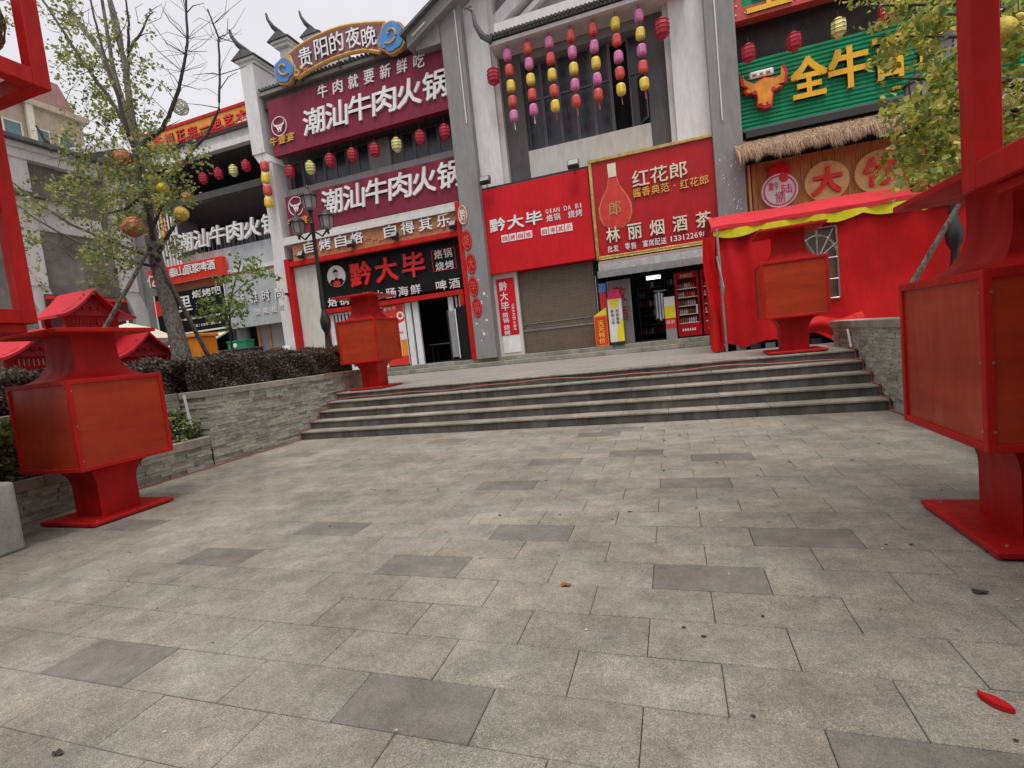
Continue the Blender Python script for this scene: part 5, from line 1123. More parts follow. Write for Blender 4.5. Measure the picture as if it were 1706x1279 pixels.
putb('r', 822, 127, 16.8, 'dark red lantern hung at the upturned left tip of the tiled eave', 'eave tip lanterns', 1.1); putb('r', 1103, 47, 16.8, 'dark red lantern hung at the right end of the tiled eave', 'eave tip lanterns', 1.15)
for i, (px, py, k) in enumerate(((441, 277, 'r'), (443, 297, 'y'), (446, 317, 'r'), (448, 337, 'y'))):
    t = copytree(protos[k]); x, z = PX(px, py, 17.0); t.location = (x+.0, 17.0, z); t.scale = (.98,)*3
    t['label'] = ['top coral lantern', 'upper yellow lantern', 'lower coral lantern', 'bottom yellow lantern'][i]+' on the string at the white pilaster'; t['group'] = 'string of lanterns on the white pilaster'
x, z = PX(443, 297, 17.0); tag(MB().tube([(x, 17, z+1.2), (x, 17, z-1.3)], .008, 4).build('lantern_string', M['blackp']), 'string line of the four small lanterns on the white pilaster', 'string')
# light strips on the piers
for lab, a, b, Y in (('thin white light tube on the grey pier left of the white building', (756, 17), (778, 205), 16.96), ('thin white light tube on the grey pier left of the green sign', (1189, 0), (1204, 200), 16.96)):
    p, q = onY(*a, Y), onY(*b, Y); tag(MB().tube([(p.x*.5+q.x*.5, Y, p.z), (p.x*.5+q.x*.5, Y, q.z)], .02, 6).build('light_tube', M['white_metal']), lab, 'light tube')
# paint flecks / torn posters on the pier
mb = MB()
for _ in range(70):
    x = random.uniform(1.75, 2.35); z = random.uniform(3.6, 6.8); s = random.uniform(.008, .03); mb.box(x, x+s, 16.994, 16.999, z, z+s*random.uniform(.5, 2.2))
tag(mb.build('paper_scraps', M['paperw'], wb), kind='stuff')
mb = MB()
for _ in range(14):
    x = random.uniform(-6.85, -6.25); z = random.uniform(1.6, 4.0); s = random.uniform(.03, .09); mb.box(x, x+s, 16.994, 16.999, z, z+s*random.uniform(.5, 1.6))
tag(mb.build('paper_scraps', M['paperw'], wb), kind='stuff')
# =================================================================== RED TENT
t = thing('red_tent', 'long red cloth tent with a yellow scalloped valance at the top right of the stairs', 'tent', (3, 13, ZT)); YT0 = 12.3
def cloth(name, m, pts_fn, nu, nv, parent, smooth=True):
    mb = MB(); vs = [pts_fn(i/nu, j/nv) for j in range(nv+1) for i in range(nu+1)]
    mb.add(vs, [(j*(nu+1)+i, j*(nu+1)+i+1, (j+1)*(nu+1)+i+1, (j+1)*(nu+1)+i) for j in range(nv) for i in range(nu)]); return mb.build(name, m, parent, smooth)
WX0, WX1, WZ0, WZ1 = 2.68, 3.42, 1.8, 3.3
def wave(x, z): return .045*max(0, 1-abs(x-1.6)/.8)*math.sin(x*15+z*.9)+.03*max(0, 1-abs(x-4.3)/.5)*math.sin(x*9-z*1.5)+.03*math.sin(x*2.1+z*1.9)*(1-(z-.8)/4)+.008*math.sin(x*7+3*z)+.035*math.sin(z*2.2-x*.9+.7)+.05*max(0, math.sin(x*1.3-z*.8))**3+.012*math.sin(z*6+x*1.5)*(1.5-min(z, 1.5))
def front(x0, x1, z0f, z1): return lambda u, v: (x0+(x1-x0)*u, YT0+wave(x0+(x1-x0)*u, z0f(x0+(x1-x0)*u)+(z1-z0f(x0+(x1-x0)*u))*v), z0f(x0+(x1-x0)*u)+(z1-z0f(x0+(x1-x0)*u))*v)
bot = lambda x: .98+.06*math.sin(x*7)+(.0 if x < 2 else .1*math.sin(x*3))
cloth('front_wall', M['tent'], front(1.06, WX0, bot, 3.62), 40, 40, t); cloth('front_wall', M['tent'], front(WX1, 8, bot, 3.62), 90, 40, t); cloth('front_wall', M['tent'], front(WX0, WX1, bot, WZ0), 16, 16, t); cloth('front_wall', M['tent'], front(WX0, WX1, lambda x: WZ1, 3.62), 16, 6, t)
cloth('side_wall', M['tent'], lambda u, v: (1.05-.06*math.sin(u*14)-.12*(1-v)*(u < .5), YT0+.1+2.9*u, ZT+.03+.05*math.sin(u*9)+(2.75)*v), 40, 20, t)
cloth('corner_flap', M['tent'], lambda u, v: (.82+.26*u+.05*math.sin(v*6), YT0-.02-.08*math.sin(u*5+v*3), ZT+.04+2.6*v), 8, 24, t)
cloth('roof', M['tent_edge'], lambda u, v: (1.0+7.1*u, YT0-.12+3.2*v, 3.62+.5*math.sin(math.pi*v)+.04*math.sin(u*20)*v), 40, 12, t)
cloth('roof_hem', M['tent_edge'], lambda u, v: (.98+7.1*u, YT0-.13-.02*math.sin(u*30), 3.56+.09*v+.01*math.sin(u*40)), 60, 2, t)
cloth('valance', M['yellow'], lambda u, v: (1.03+7.0*u, YT0-.12+.03*math.sin(u*60), 3.56-(1-v)*(.10+.10*abs(math.sin(u*7.0*math.pi/.95*1.0)))), 200, 2, t)
f = MB()
for a, b in (((WX0, WZ0), (WX1, WZ0)), ((WX0, WZ0), (WX0, WZ1)), ((WX1, WZ0), (WX1, WZ1)), ((WX0, 2.65), (WX1, 2.65)), ((WX0, 2.2), (WX1, 2.2)), ((3.05, WZ0), (3.05, WZ1)), ((3.05, 2.65), (2.75, 3.25)), ((3.05, 2.65), (3.36, 3.25)), ((3.05, 2.65), (WX0, 2.95)), ((3.05, 2.65), (WX1, 2.95)), ((WX0, WZ1), (WX1, WZ1))): f.tube([(a[0], YT0-.02, a[1]), (b[0], YT0-.02, b[1])], .016, 4)
f.tube([(3.05+.37*math.cos(a), YT0-.02, 2.65+.5*math.sin(a)) for a in [k*math.pi/12 for k in range(13)]], .018, 4)
f.build('window_bars', M['silver'], t); box('window_film', M['clear'], t, WX0, WX1, YT0+.06, YT0+.065, WZ0, WZ1)
MB().tube([(1.1, YT0-.12, 3.6), (1.13, YT0-.14, ZT)], .028, 8).build('pole', M['silver'], t); MB().tube([(1.05, YT0-.2, 3.0), (1.15, YT0-.2, 2.3), (1.1, YT0-.15, 1.9)], .02, 6).build('pole_brace', M['silver'], t); MB().tube([(7.9, YT0-.05, 3.6), (7.9, YT0-.05, ZT)], .028, 8).build('pole', M['silver'], t)
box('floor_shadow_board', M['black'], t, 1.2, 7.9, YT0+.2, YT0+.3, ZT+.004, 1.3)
for i in range(6): box('stored_box', M['blackp'] if i % 2 else M['winframe'], t, 1.35+i*.3, 1.55+i*.3, YT0+.05, YT0+.18, ZT+.005, ZT+.13)
cloth('cloth_bundle', M['tent'], lambda u, v: (2.7+1.0*u, 11.9-.12*math.sin(v*3.1), 1.1+.3*v+.05*math.sin(u*8)-.15*u*(1-v)), 16, 6, t)
# =================================================================== LAMP POSTS
def lamp_post(lab, x, y, z0, H=5.65, name='street_lamp'):
    t = thing('street_lamp', lab, 'street lamp', (0, 0, 0), 'three-headed black street lamps')
    MB().lathe([(.22, 0), (.22, .12), (.16, .2), (.15, .9), (.17, 1.0), (.12, 1.1), (.10, 1.2), (.075, 1.4), (.06, 1.6), (.13, 1.75), (.15, 1.95), (.09, 2.15), (.06, 2.3)], 0, 0, 14).build('pedestal', M['blackp'], t, True)
    MB().lathe([(.075, 2.3), (.06, 3.2), (.05, H-1.1), (.075, H-1.05), (.05, H-1.0), (.05, H-.75), (.09, H-.7)], 0, 0, 10).build('pole', M['blackp'], t, True)
    MB().tube([(-.48, 0, H-1.3), (-.3, 0, H-1.45), (0, 0, H-1.25), (.3, 0, H-1.45), (.48, 0, H-1.3)], .028, 6).build('cross_arm', M['blackp'], t, True)
    for (hx, hz, s) in ((0, H-.7, .85), (-.5, H-1.3, .78), (.5, H-1.3, .78)):
        gz = hz; g = MB().lathe([(.09*s, gz), (.20*s, gz+.08*s), (.24*s, gz+.46*s)], hx, 0, 6).build('lamp_glass', M['lampglass'], t)
        rb = MB()
        for k in range(6):
            a = 2*math.pi*(k+.5)/6; rb.tube([(hx+.20*s*math.cos(a), .20*s*math.sin(a), gz+.07*s), (hx+.245*s*math.cos(a), .245*s*math.sin(a), gz+.47*s)], .016, 4)
        rb.build('lamp_bars', M['blackp'], g)
        MB().lathe([(.29*s, gz+.46*s), (.27*s, gz+.52*s), (.12*s, gz+.64*s), (.06*s, gz+.7*s), (.05*s, gz+.78*s), (.02, gz+.84*s)], hx, 0, 12).build('lamp_cap', M['blackp'], g)
        MB().lathe([(.02, gz-.16*s), (.05*s, gz-.1*s), (.04*s, gz-.03*s), (.10*s, gz+.01)], hx, 0, 10).build('lamp_cup', M['blackp'], g)
    t.location = (x, y, z0); return t
l1 = lamp_post('black three-headed street lamp before the maroon restaurant signs', -9.42, 12.0, ZT, 5.75); indexkids(l1)
c = copytree(l1); c.location = (5.28, 12.05, ZT); c['label'] = 'black three-headed street lamp half hidden by yellow leaves at right'; c.location.y = 11.95; c.scale = (1, 1, 1.0)
# =================================================================== VEGETATION
def leaves(name, centers, size, tint, parent, m, flat=.5):
    """kite leaves at the given points, one mesh"""
    n = len(centers); c = np.asarray(centers)
    a = rng.normal(size=(n, 3)); a[:, 2] *= flat; a /= np.linalg.norm(a, axis=1)[:, None]
    b = rng.normal(size=(n, 3)); b -= a*(a*b).sum(1)[:, None]; b /= np.linalg.norm(b, axis=1)[:, None]
    s = (size*rng.uniform(.6, 1.3, n))[:, None]
    nn = np.cross(a, b)
    V = np.stack([c-a*s*.5, c+b*s*.52+a*s*.12+nn*s*.12, c+b*s*.2+a*s*.46, c+a*s*.34-nn*s*.06, c-b*s*.24+a*s*.47, c-b*s*.52+a*s*.1+nn*s*.12], 1).reshape(-1, 3)-np.array(ORG[parent.name] if parent else (0, 0, 0))
    K = 6; me = bpy.data.meshes.new(name); me.vertices.add(K*n); me.vertices.foreach_set('co', V.ravel()); me.loops.add(K*n); me.loops.foreach_set('vertex_index', np.arange(K*n, dtype=np.int32)); me.polygons.add(n); me.polygons.foreach_set('loop_start', np.arange(0, K*n, K, dtype=np.int32)); me.polygons.foreach_set('loop_total', np.full(n, K, dtype=np.int32)); me.update(calc_edges=True); me.validate()
    setcol(me, tint); me.materials.append(m); o = bpy.data.objects.new(name, me); COL.objects.link(o); o.parent = parent; return o
def tints(n, cols, jit=.25):
    cols = np.array(cols); k = rng.integers(0, len(cols), n); return cols[k]*rng.uniform(1-jit, 1+jit, (n, 1))
# --- left tree
tr = thing('ginkgo_tree', 'young ginkgo tree with a mottled trunk rising from the hedge at left, thin leaves', 'tree', (-10.0, 7.6, 1.1))
def Pp(lst): return [onY(a, b, Y) for a, b, Y in lst]
TY = 7.7
trunk = [(307, 640, TY), (303, 592, TY), (291, 545, TY), (280, 506, TY), (272, 475, TY), (262, 440, TY), (257, 420, TY)]
MB().tube(Pp(trunk), [.21, .18, .155, .145, .138, .135, .135], 14).build('trunk', M['bark'], tr, True)
MB().tube(Pp([(257, 420, TY), (250, 380, TY), (243, 330, TY), (233, 280, TY), (226, 240, TY), (217, 180, TY), (208, 105, TY), (190, 40, TY), (178, -20, TY)]), [.13, .11, .10, .09, .08, .062, .05, .04, .03], 10).build('trunk', M['bark'], tr, True)
def limb(lst, r0, r1, m='twig', nm='limb'):
    P = Pp(lst); n = len(P); Q = []
    for i in range(n-1):
        for k in range(4): t_ = k/4; Q.append(P[i].lerp(P[i+1], t_)+Vector(rng.normal(0, .006, 3)) if k else P[i])
    Q.append(P[-1]); MB().tube(Q, [r0+(r1-r0)*i/(len(Q)-1) for i in range(len(Q))], 6).build(nm, M[m], tr, True)
limb([(256, 400, TY-.1), (248, 360, TY-.3), (240, 320, TY-.4), (229, 268, TY-.4), (222, 245, TY-.4), (204, 199, TY-.4), (180, 160, TY-.4), (155, 126, TY-.4), (130, 92, TY-.4), (111, 60, TY-.4), (88, 25, TY-.4), (68, -5, TY-.4)], .05, .02)
limb([(222, 245, TY-.4), (212, 215, TY-.5), (191, 144, TY-.6), (176, 100, TY-.6), (165, 62, TY-.6), (150, -5, TY-.6)], .042, .016)
limb([(226, 240, TY), (200, 160, TY+.3), (170, 90, TY+.5), (150, 62, TY+.6), (128, 35, TY+.6), (108, -5, TY+.6)], .08, .04, 'bark')
limb([(235, 240, TY), (255, 228, TY), (271, 214, TY), (282, 193, TY), (291, 168, TY), (299, 143, TY), (304, 119, TY), (310, 90, TY), (312, 64, TY), (310, 0, TY), (309, -20, TY)], .05, .017)
limb([(254, 380, TY), (280, 320, TY), (317, 255, TY), (345, 225, TY), (365, 182, TY), (366, 124, TY), (364, 62, TY), (353, 34, TY), (346, 15, TY)], .034, .012)
limb([(212, 140, TY), (214, 85, TY), (230, 62, TY), (248, 26, TY)], .045, .015, 'bark'); limb([(214, 85, TY), (215, 40, TY), (209, -5, TY)], .03, .015)
limb([(206, 103, TY), (200, 60, TY), (183, -5, TY)], .05, .03, 'bark'); limb([(200, 160, TY), (186, 100, TY), (170, 0, TY)], .05, .03, 'bark')
limb([(255, 425, TY-.1), (245, 425, TY-.2), (180, 400, TY-.5), (121, 375, TY-.7), (90, 355, TY-.8), (64, 339, TY-.8), (20, 303, TY-.9)], .036, .014)
limb([(258, 440, TY-.1), (249, 442, TY-.2), (191, 430, TY-.5), (129, 403, TY-.7), (90, 382, TY-.8), (64, 367, TY-.8), (28, 342, TY-.9)], .036, .012)
limb([(262, 425, TY), (275, 400, TY), (292, 370, TY), (310, 340, TY+.1), (330, 310, TY+.2)], .05, .015); limb([(180, 355, TY-.4), (215, 345, TY-.3), (238, 325, TY-.2)], .02, .03)
tw = MB()
def twig(a, b, Y, r=.008):
    p, q = onY(*a, Y), onY(*b, Y+rng.uniform(-.5, .5)); mid = p.lerp(q, .5)+Vector(rng.normal(0, .05, 3)); tw.tube([p, mid, q], [r, r*.8, r*.4], 3)
for a, b in (((304, 119), (240, 60)), ((310, 90), (250, 35)), ((312, 64), (268, 8)), ((308, 80), (345, 85)), ((366, 124), (410, 110)), ((366, 124), (320, 125)), ((365, 180), (310, 172)), ((365, 150), (395, 120)), ((364, 62), (400, 75)), ((312, 20), (340, 5)), ((309, 15), (295, 0)), ((291, 168), (260, 130)), ((299, 143), (270, 110)), ((300, 140), (335, 150)), ((248, 26), (262, 20)), ((353, 34), (338, 10)), ((364, 62), (380, 30)), ((230, 62), (255, 55)), ((282, 193), (255, 165)), ((271, 214), (300, 200))): twig(a, b, TY, .011)
for _ in range(46):
    k_ = [(310, 20), (312, 64), (308, 90), (304, 119), (296, 150), (364, 70), (366, 124), (365, 160), (355, 40)][rng.integers(0, 9)]; twig(k_, (k_[0]+rng.choice([-1, 1])*rng.uniform(15, 60), k_[1]-rng.uniform(-12, 60)), TY, .0055)
for _ in range(90):
    a = (rng.uniform(90, 250), rng.uniform(20, 300)); twig(a, (a[0]+rng.uniform(-45, 35), a[1]-rng.uniform(5, 45)), TY+rng.uniform(-.8, .8), .007)
for _ in range(60):
    a = (rng.uniform(60, 330), rng.uniform(240, 430)); twig(a, (a[0]+rng.uniform(-35, 35), a[1]+rng.uniform(-30, 25)), TY+rng.uniform(-.9, .6), .007)
tag(tw.build('twigs', M['twig'], tr), kind='stuff')
def clumps(regions, spread=.13, per=9):
    pts = []
    for (cx, cy, rx, ry, n, ya, yb) in regions:
        for _ in range(n):
            a = rng.uniform(0, 2*math.pi); r = math.sqrt(rng.uniform()); v = onY(cx+rx*r*math.cos(a), cy+ry*r*math.sin(a), rng.uniform(ya, yb))
            d = np.array(rng.normal(0, 1, 3)); d /= np.linalg.norm(d); k = rng.integers(int(per*.5), int(per*1.5))
            tl = rng.uniform(0, .35, k)[:, None]
            pts.append(np.array(v)+d*tl+rng.normal(0, spread*.45, (k, 3)))
    return np.concatenate(pts)
R1 = [(95, 30, 45, 30, 34, 6.6, 8.4), (135, 75, 50, 40, 60, 6.6, 8.6), (110, 110, 35, 35, 32, 6.8, 8.2), (190, 125, 45, 60, 85, 6.8, 8.6), (235, 120, 30, 50, 30, 7, 8.4), (150, 175, 50, 40, 60, 6.8, 8.6), (215, 205, 45, 40, 70, 6.8, 8.6), (20, 10, 30, 25, 30, 6.5, 8.5), (215, 60, 30, 40, 20, 7, 8.4), (250, 190, 20, 20, 14, 7, 8.4), (190, 240, 55, 30, 50, 7, 8.6), (130, 235, 40, 30, 34, 6.8, 8.6)]
R2 = [(290, 262, 50, 25, 60, 6.8, 8), (235, 300, 50, 30, 75, 6.8, 8.2), (170, 300, 60, 35, 80, 6.8, 8.2), (110, 335, 55, 34, 46, 6.9, 8.2), (200, 350, 50, 40, 90, 6.4, 8.2), (285, 320, 35, 40, 60, 6.6, 8), (165, 415, 40, 25, 34, 6.4, 7.8), (210, 420, 25, 30, 26, 6.6, 7.8), (165, 455, 12, 25, 12, 6.8, 7.4), (205, 450, 10, 28, 16, 6.8, 7.6), (290, 430, 25, 10, 16, 7, 7.6), (45, 370, 30, 50, 26, 6, 7.6), (60, 420, 20, 40, 12, 6, 7.4)]
c1 = clumps([(a, b, c, d, int(n*.45), e, f) for a, b, c, d, n, e, f in R1], .11, 14); c2_ = clumps([(a, b, c, d, int(n*.62), e, f) for a, b, c, d, n, e, f in R2], .12, 17); pts = np.concatenate([c1, c2_])
leaves('crown', pts, .062, tints(len(pts), [(.30, .40, .13), (.42, .54, .16), (.56, .66, .20), (.70, .76, .24), (.80, .74, .20), (.40, .52, .22)]), tr, M['leaf'])
for nm, a, b in (('prop', (250, 412), (176, 545)), ('prop', (262, 430), (330, 560))):
    pr_ = thing('tree_prop', 'wooden prop pole leaning to the %s against the ginkgo trunk' % ('left' if a[0] < 255 else 'right'), 'pole', group='wooden props of the left tree'); p, q = onY(*a, 7.5), onY(*b, 6.9 if a[0] < 255 else 8.2)
    d = (q-p).normalized(); MB().tube([p, q+d*.9], [.035, .05], 8).build('pole', M['bark'], pr_, True); MB().tube([p-d*.02, p+d*.06], .055, 8).build('strap', M['blackp'], pr_)
# sapling branch in front of the grey sign
sp = thing('sapling', 'small leafy sapling rising behind the hedge before the grey sign', 'sapling', (-10.2, 9.5, 1.1)); SYp = 9.5
MB().tube(Pp([(392, 620, SYp), (384, 560, SYp), (382, 520, SYp), (388, 480, SYp), (397, 454, SYp), (402, 430, SYp)]), [.03, .027, .022, .018, .014, .008], 6).build('stem', M['twig'], sp, True)
for b in ([(382, 520, SYp), (360, 505, 9.3), (330, 510, 9.2)], [(384, 495, SYp), (410, 470, 9.6), (445, 455, 9.6)], [(383, 535, SYp), (365, 530, 9.6), (350, 535, 9.7)]): MB().tube(Pp(b), [.014, .01, .005], 5).build('branch', M['twig'], sp, True)
cs = clumps([(a, b, c, d, int(n*.6), e, f) for a, b, c, d, n, e, f in [(408, 440, 12, 14, 16, 9.2, 9.8), (440, 455, 26, 9, 22, 9.2, 9.8), (392, 470, 22, 14, 22, 9.2, 9.8), (375, 515, 32, 14, 44, 9.2, 9.8), (345, 510, 18, 14, 22, 9.2, 9.8), (372, 535, 16, 10, 14, 9.3, 9.8), (300, 525, 8, 6, 5, 9.3, 9.6), (415, 500, 15, 8, 10, 9.3, 9.8)]], .09, 13)
leaves('crown', cs, .075, tints(len(cs), [(.36, .54, .16), (.56, .74, .22), (.78, .92, .32), (.26, .42, .12)]), sp, M['leaf'])
# rattan balls in the left tree
for px, py, r, m_, lab, Y in ((205, 262, 13, 'ball_o', 'large orange-red woven ball high in the left tree', 7.2), (272, 314, 9, 'ball_y', 'yellow woven ball in the left tree below the orange sign', 7.0), (311, 327, 7, 'ball_o', 'small orange woven ball at the right side of the left tree', 7.1), (222, 378, 16, 'ball_o', 'broad orange woven ball beside the left tree trunk', 7.0), (302, 356, 11, 'ball_y', 'yellow woven ball before the white slatted screen', 7.0)):
    v = onY(px, py, Y); d_ = (v-Vector((0, 0, EYE))).dot(CF); R_ = r*d_/FPX; t = thing('woven_ball', lab, 'ball ornament', v, 'woven balls in the left tree')
    MB().lathe([(max(.01, R_*math.cos(a)), v.z+R_*math.sin(a)) for a in [(-90+i*15)*math.pi/180 for i in range(13)]], v.x, v.y, 16).build('core', M[m_], t, True)
    st = MB()
    for k in range(14):
        n1 = Vector(rng.normal(size=3)).normalized(); u = n1.orthogonal().normalized(); w_ = n1.cross(u); st.tube([v+(u*math.cos(a)+w_*math.sin(a))*R_*1.03 for a in [i*math.pi/8 for i in range(17)]], R_*.05, 3)
    tag(st.build('strands', M[m_], t), kind='stuff')
v = onY(300, 178, 8.4); R_ = 12*11.2/FPX; t = thing('woven_ball', 'pale openwork woven ball hung by the right limb of the left tree', 'ball ornament', v, 'woven balls in the left tree'); st = MB()
for k in range(26): n1 = Vector(rng.normal(size=3)).normalized(); u = n1.orthogonal().normalized(); w_ = n1.cross(u); st.tube([v+(u*math.cos(a)+w_*math.sin(a))*R_ for a in [i*math.pi/8 for i in range(17)]], R_*.03, 3)
st.build('strands', M['ball_w'], t)
# --- hedge
hg = thing('hedge', 'clipped purple-brown hedge along the top of the left planter wall', 'hedge', (-8.7, 8, 1.16))
def hedge_pts(n, x0, x1, y0, y1, z0, z1):
    p = rng.uniform(0, 1, (n, 3)); P = np.c_[x0+(x1-x0)*p[:, 0], y0+(y1-y0)*p[:, 1], z0+(z1-z0)*p[:, 2]]
    f = rng.integers(0, 5, n); j = rng.normal(0, .035, n)
    P[f <= 1, 0] = x1+j[f <= 1]; P[f == 2, 2] = z1+j[f == 2]; P[f == 3, 2] = z1+j[f == 3]; P[f == 4, 1] = y1+j[f == 4]
    bump = .05*np.sin(P[:, 1]*4.3)+.035*np.sin(P[:, 1]*9.1+P[:, 0]*5)+.03*np.sin(P[:, 2]*11+P[:, 1]*7)
    P[:, 0] += bump*(f <= 1); P[:, 2] += bump*((f == 2)|(f == 3)); return P
def hcol(P):
    n = len(P); base = tints(n, [(.24, .17, .15), (.32, .23, .19), (.12, .085, .09), (.46, .36, .29), (.26, .24, .17)], .3)
    red = np.clip((P[:, 1]-9.5)/.9, 0, 1)[:, None]; rc = tints(n, [(.30, .15, .09), (.22, .12, .08), (.36, .22, .13), (.14, .08, .06)], .3); return base*(1-red)+rc*red
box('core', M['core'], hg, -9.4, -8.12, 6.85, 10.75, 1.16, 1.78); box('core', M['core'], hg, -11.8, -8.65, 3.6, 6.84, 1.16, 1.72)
P = hedge_pts(90000, -9.6, -8.02, 6.42, 10.9, 1.3, 1.86); leaves('foliage', P, .036, hcol(P), hg, M['hedge'], 1)
P = hedge_pts(42000, -11.9, -8.5, 3.4, 7.2, 1.3, 1.84); leaves('foliage', P, .042, hcol(P), hg, M['hedge'], 1)
tw = MB()
for _ in range(260):
    y = rng.uniform(6.5, 10.9); x = rng.uniform(-9.5, -8.0); tw.tube([(x, y, 1.75), (x+rng.normal(0, .03), y+rng.normal(0, .03), 1.9+abs(rng.normal(0, .06)))], [.005, .002], 3)
tag(tw.build('sprigs', M['twig'], hg), kind='stuff')
# bushes in the low planter
def bush(lab, cx, cy, cz, rx, ry, rz, n, cols, size=.06):
    t = thing('leafy_bush', lab, 'bush', (cx, cy, cz-rz)); d = rng.normal(size=(n, 3)); d /= np.linalg.norm(d, axis=1)[:, None]; r = rng.uniform(.55, 1.05, n)[:, None]; lump = 1+.15*np.sin(d[:, :1]*7+d[:, 1:2]*5)
    P = np.array([cx, cy, cz])+d*r*lump*np.array([rx, ry, rz]); leaves('foliage', P, size, tints(n, cols, .3), t, M['hedge'], 1)
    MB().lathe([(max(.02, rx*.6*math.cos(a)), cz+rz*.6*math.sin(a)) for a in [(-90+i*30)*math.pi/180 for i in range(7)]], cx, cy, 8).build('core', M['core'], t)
    for k in range(5): MB().tube([(cx+.03*k-.06, cy, cz-rz-.05), (cx+rng.normal(0, rx*.4), cy+rng.normal(0, ry*.4), cz+rz*.3)], [.012, .005], 4).build('stem', M['twig'], t)
gc = [(.36, .48, .12), (.62, .70, .24), (.2, .28, .1), (.8, .84, .4), (.14, .2, .08)]
bush('small bush with pale green leaf tips in the low planter below the hedge', -8.05, 5.95, .66, .24, .5, .36, 2600, gc, .055)
bush('bright green bush at the left edge beyond the granite block', -8.2, 3.35, 1.0, .45, .65, .5, 6500, gc, .06)
bush('dark leafed bush at the left edge just above the granite block', -8.0, 4.1, .75, .3, .5, .35, 2600, gc, .06)
# --- right tree
tr = thing('yellow_leaved_tree', 'ginkgo tree with yellow-green leaves behind the red post at right', 'tree', (5.3, 8.2, 1.1)); RY = 8.2
tb0 = Vector((5.1, RY, 1.1)); MB().tube([tb0, tb0+Vector((-.05, 0, 1.6)), tb0+Vector((.05, .05, 3)), tb0+Vector((0, 0, 4.4)), tb0+Vector((.1, 0, 6))], [.17, .14, .11, .08, .04], 10).build('trunk', M['bark'], tr, True)
for d in ((1460, 60), (1500, 20), (1530, 180), (1560, 240), (1480, 130), (1690, 180), (1700, 60), (1580, 120), (1420, 10), (1590, 280)):
    q = onY(*d, RY-.6); s_ = tb0+Vector((0, 0, min(5, max(1.8, q.z-tb0.z-.7)))); mm = s_.lerp(q, .5)+Vector((0, 0, .15)); MB().tube([s_, mm, q], [.04, .025, .008], 6).build('limb', M['twig'], tr, True)
R3_ = [(1440, 8, 35, 16, 26, 6.8, 8.4), (1510, 20, 40, 30, 44, 6.8, 8.6), (1560, 60, 35, 40, 34, 6.8, 8.6), (1480, 85, 28, 32, 40, 6.8, 8.2), (1525, 60, 40, 25, 22, 7, 8.4), (1560, 110, 30, 30, 16, 6.8, 8.2), (1540, 195, 55, 22, 60, 6.6, 8.2), (1575, 165, 25, 30, 28, 6.6, 8.2), (1500, 180, 20, 12, 12, 7, 8), (1580, 250, 22, 45, 50, 6.5, 8), (1550, 280, 45, 28, 64, 6.6, 8), (1500, 265, 15, 15, 12, 6.8, 7.8), (1480, 245, 8, 8, 4, 7, 7.6), (1690, 30, 30, 40, 44, 6.8, 8.4), (1690, 170, 25, 50, 36, 6.6, 8.2), (1690, 225, 30, 20, 26, 6.6, 8), (1720, 100, 30, 60, 30, 7, 8.4), (1570, 30, 40, 25, 24, 7, 8.6), (1600, 150, 40, 150, 60, 7.4, 8.8)]
R3 = [(a, b, c, d, int(n*.42*(.7 if a < 1600 and b < 140 else 1)), e, f) for a, b, c, d, n, e, f in R3_]; cs = clumps(R3, .085, 20); leaves('crown', cs, .07, tints(len(cs), [(.72, .80, .14), (.9, .94, .2), (1.05, 1.02, .3), (.5, .62, .15), (.32, .46, .14), (.95, .82, .16)]), tr, M['leaf'])
pr_ = thing('tree_prop', 'brown wooden prop pole slanting up behind the right foreground lantern', 'pole'); p, q = onY(1567, 392, 7), onY(1508, 492, 7); d = (p-q).normalized(); MB().tube([q-d*.05, p+d*.4], [.034, .026], 8).build('pole', M['bark'], pr_, True)
for px, py, r, lab in ((1668, 52, 15, 'yellow woven ball right of the thick red post'), (1697, 30, 6, 'small yellow woven ball at the right edge')):
    v = onY(px, py, 7); R_ = r*7.3/FPX; t = thing('woven_ball', lab, 'ball ornament', v, 'woven balls in the right tree'); MB().lathe([(max(.01, R_*math.cos(a)), v.z+R_*math.sin(a)) for a in [(-90+i*15)*math.pi/180 for i in range(13)]], v.x, v.y, 16).build('core', M['ball_y'], t, True)
    MB().tube([v+Vector((0, 0, R_)), v+Vector((0, 0, R_+.4))], .006, 4).build('string', M['twig'], t)
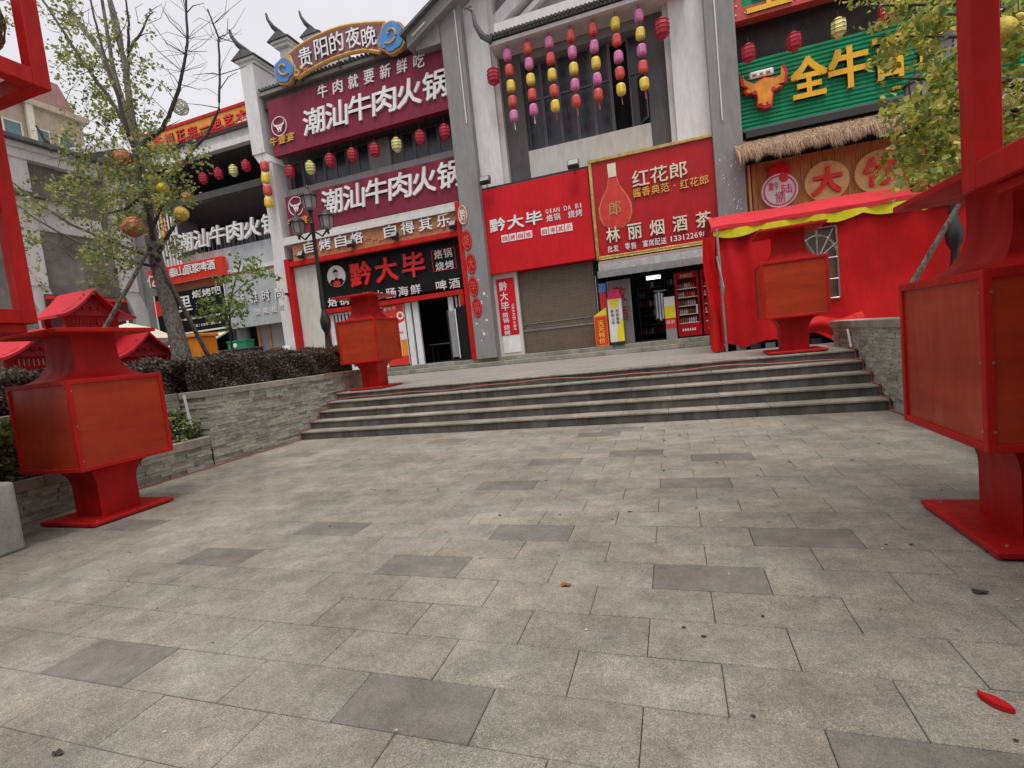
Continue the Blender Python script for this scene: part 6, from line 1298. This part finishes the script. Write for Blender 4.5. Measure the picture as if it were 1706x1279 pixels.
# =================================================================== MARKET STALLS AND PARASOLS (left, behind the hedge)
def stall(lab, cx, cy, zb, wd, dp, ze, zr, ridge=.22):
    t = thing('market_stall', lab, 'stall', (cx, cy, zb), 'red market stalls behind the hedge'); n = 8; h = wd/2+.35
    # gable faces +X: roof runs along X, slopes fall along Y with a concave sweep
    pr = [(cy-h*(1-i/n), ze+(zr-ze)*((i/n)**1.7)) for i in range(n+1)]+[(cy+h*(i/n), zr-(zr-ze)*(1-(1-i/n)**1.7)) for i in range(1, n+1)]
    for nm, seg in (('roof_slope', pr[:n+1]), ('roof_slope', pr[n:])): MB().prismx(seg+[(a, b-.06) for a, b in seg[::-1]], cx-dp/2, cx+dp/2).build(nm, M['tent_edge'], t)
    MB().prismx([(cy-h*.8, ze+.02), (cy+h*.8, ze+.02), (cy+.05, zr-.15), (cy-.05, zr-.15)], cx+dp/2-.3, cx+dp/2-.22).build('gable_board', M['dred'], t)
    for z in (ze+.15, ze+.35, ze+.55):
        if z < zr-.2:
            k = h*(1-(z-ze)/(zr-ze))*.55
            for i in range(int(k*2/.16)): MB().box(cx+dp/2-.22, cx+dp/2-.17, cy-k+i*.16, cy-k+i*.16+.09, z, z+.07).build('bracket_block', M['lred'], t)
    for sy in (-1, 1):
        for sx in (-1, 1): box('post', M['lred'], t, cx+sx*(dp/2-.3)-.06, cx+sx*(dp/2-.3)+.06, cy+sy*wd/2-.06, cy+sy*wd/2+.06, zb, ze+.1)
    for sy in (-1, 1):
        for i in range(12): box('lattice_bar', M['lred'], t, cx-dp/2+.3+i*(dp-.6)/12, cx-dp/2+.34+i*(dp-.6)/12, cy+sy*wd/2-.02, cy+sy*wd/2+.02, zb+.9, ze-.2)
    for i in range(12): box('lattice_bar', M['lred'], t, cx+dp/2-.32, cx+dp/2-.28, cy-wd/2+.1+i*(wd-.1)/12, cy-wd/2+.14+i*(wd-.1)/12, zb+.9, ze)
    for z in (zb+.9, zb+1.3, ze-.25, ze-.02): box('lattice_rail', M['lred'], t, cx+dp/2-.33, cx+dp/2-.27, cy-wd/2, cy+wd/2, z, z+.05)
    box('counter', M['lred'], t, cx-dp/2+.3, cx+dp/2-.35, cy-wd/2+.05, cy+wd/2-.05, zb, zb+.88)
stall('tall narrow red market stall with a curved gable roof behind the left lantern plate', -13.3, 8.15, ZT, 1.0, 1.3, 3.25, 3.88)
stall('wide low red market stall with lattice sides left of the lantern neck', -13.2, 7.0, ZT, 1.1, 1.3, 2.35, 2.95)
stall('small red market stall with a curved gable roof right of the left lantern neck', -12.6, 8.75, ZT, 1.1, 1.3, 2.2, 2.8)
def parasol(lab, x, y, zt, r, zr):
    t = thing('market_parasol', lab, 'parasol', (x, y, ZT), 'cream market parasols'); n = 8
    MB().lathe([(r, zt-zr), (r*.98, zt-zr+.02), (r*.5, zt-zr*.35), (.05, zt)], x, y, n).build('canopy', M['cream'], t); MB().tube([(x, y, ZT), (x, y, zt+.08)], .03, 8).build('pole', M['white_metal'], t)
parasol('cream parasol behind the neck of the left lantern', -15.0, 10.4, 3.35, 1.3, .55); parasol('cream parasol at the far left edge behind the hedge', -15.5, 6.9, 3.3, 1.7, .5)
t = thing('canvas_booth', 'beige canvas booth at the far left edge behind the hedge', 'booth', (-16, 6, ZT)); cloth('canvas_wall', M['cream'], lambda u, v: (-15.2+.04*math.sin(u*20), 4.0+4.2*u, ZT+1.75*v), 30, 4, t); box('rail', M['wood'], t, -15.25, -15.15, 4, 8.2, 2.55, 2.62)
for y in (4.1, 8.1): box('post', M['wood'], t, -15.3, -15.2, y, y+.06, ZT, 2.6)
# extra white pipe / camera on the pilaster
t = thing('security_camera', 'small white security camera on the white pilaster', 'camera'); (x, z) = PX(480, 492, 17.1); box('body', M['blackp'], t, x-.04, x+.06, 16.95, 17.2, z, z+.1); box('mount', M['white_metal'], t, x-.15, x-.04, 17.1, 17.24, z-.02, z+.12)
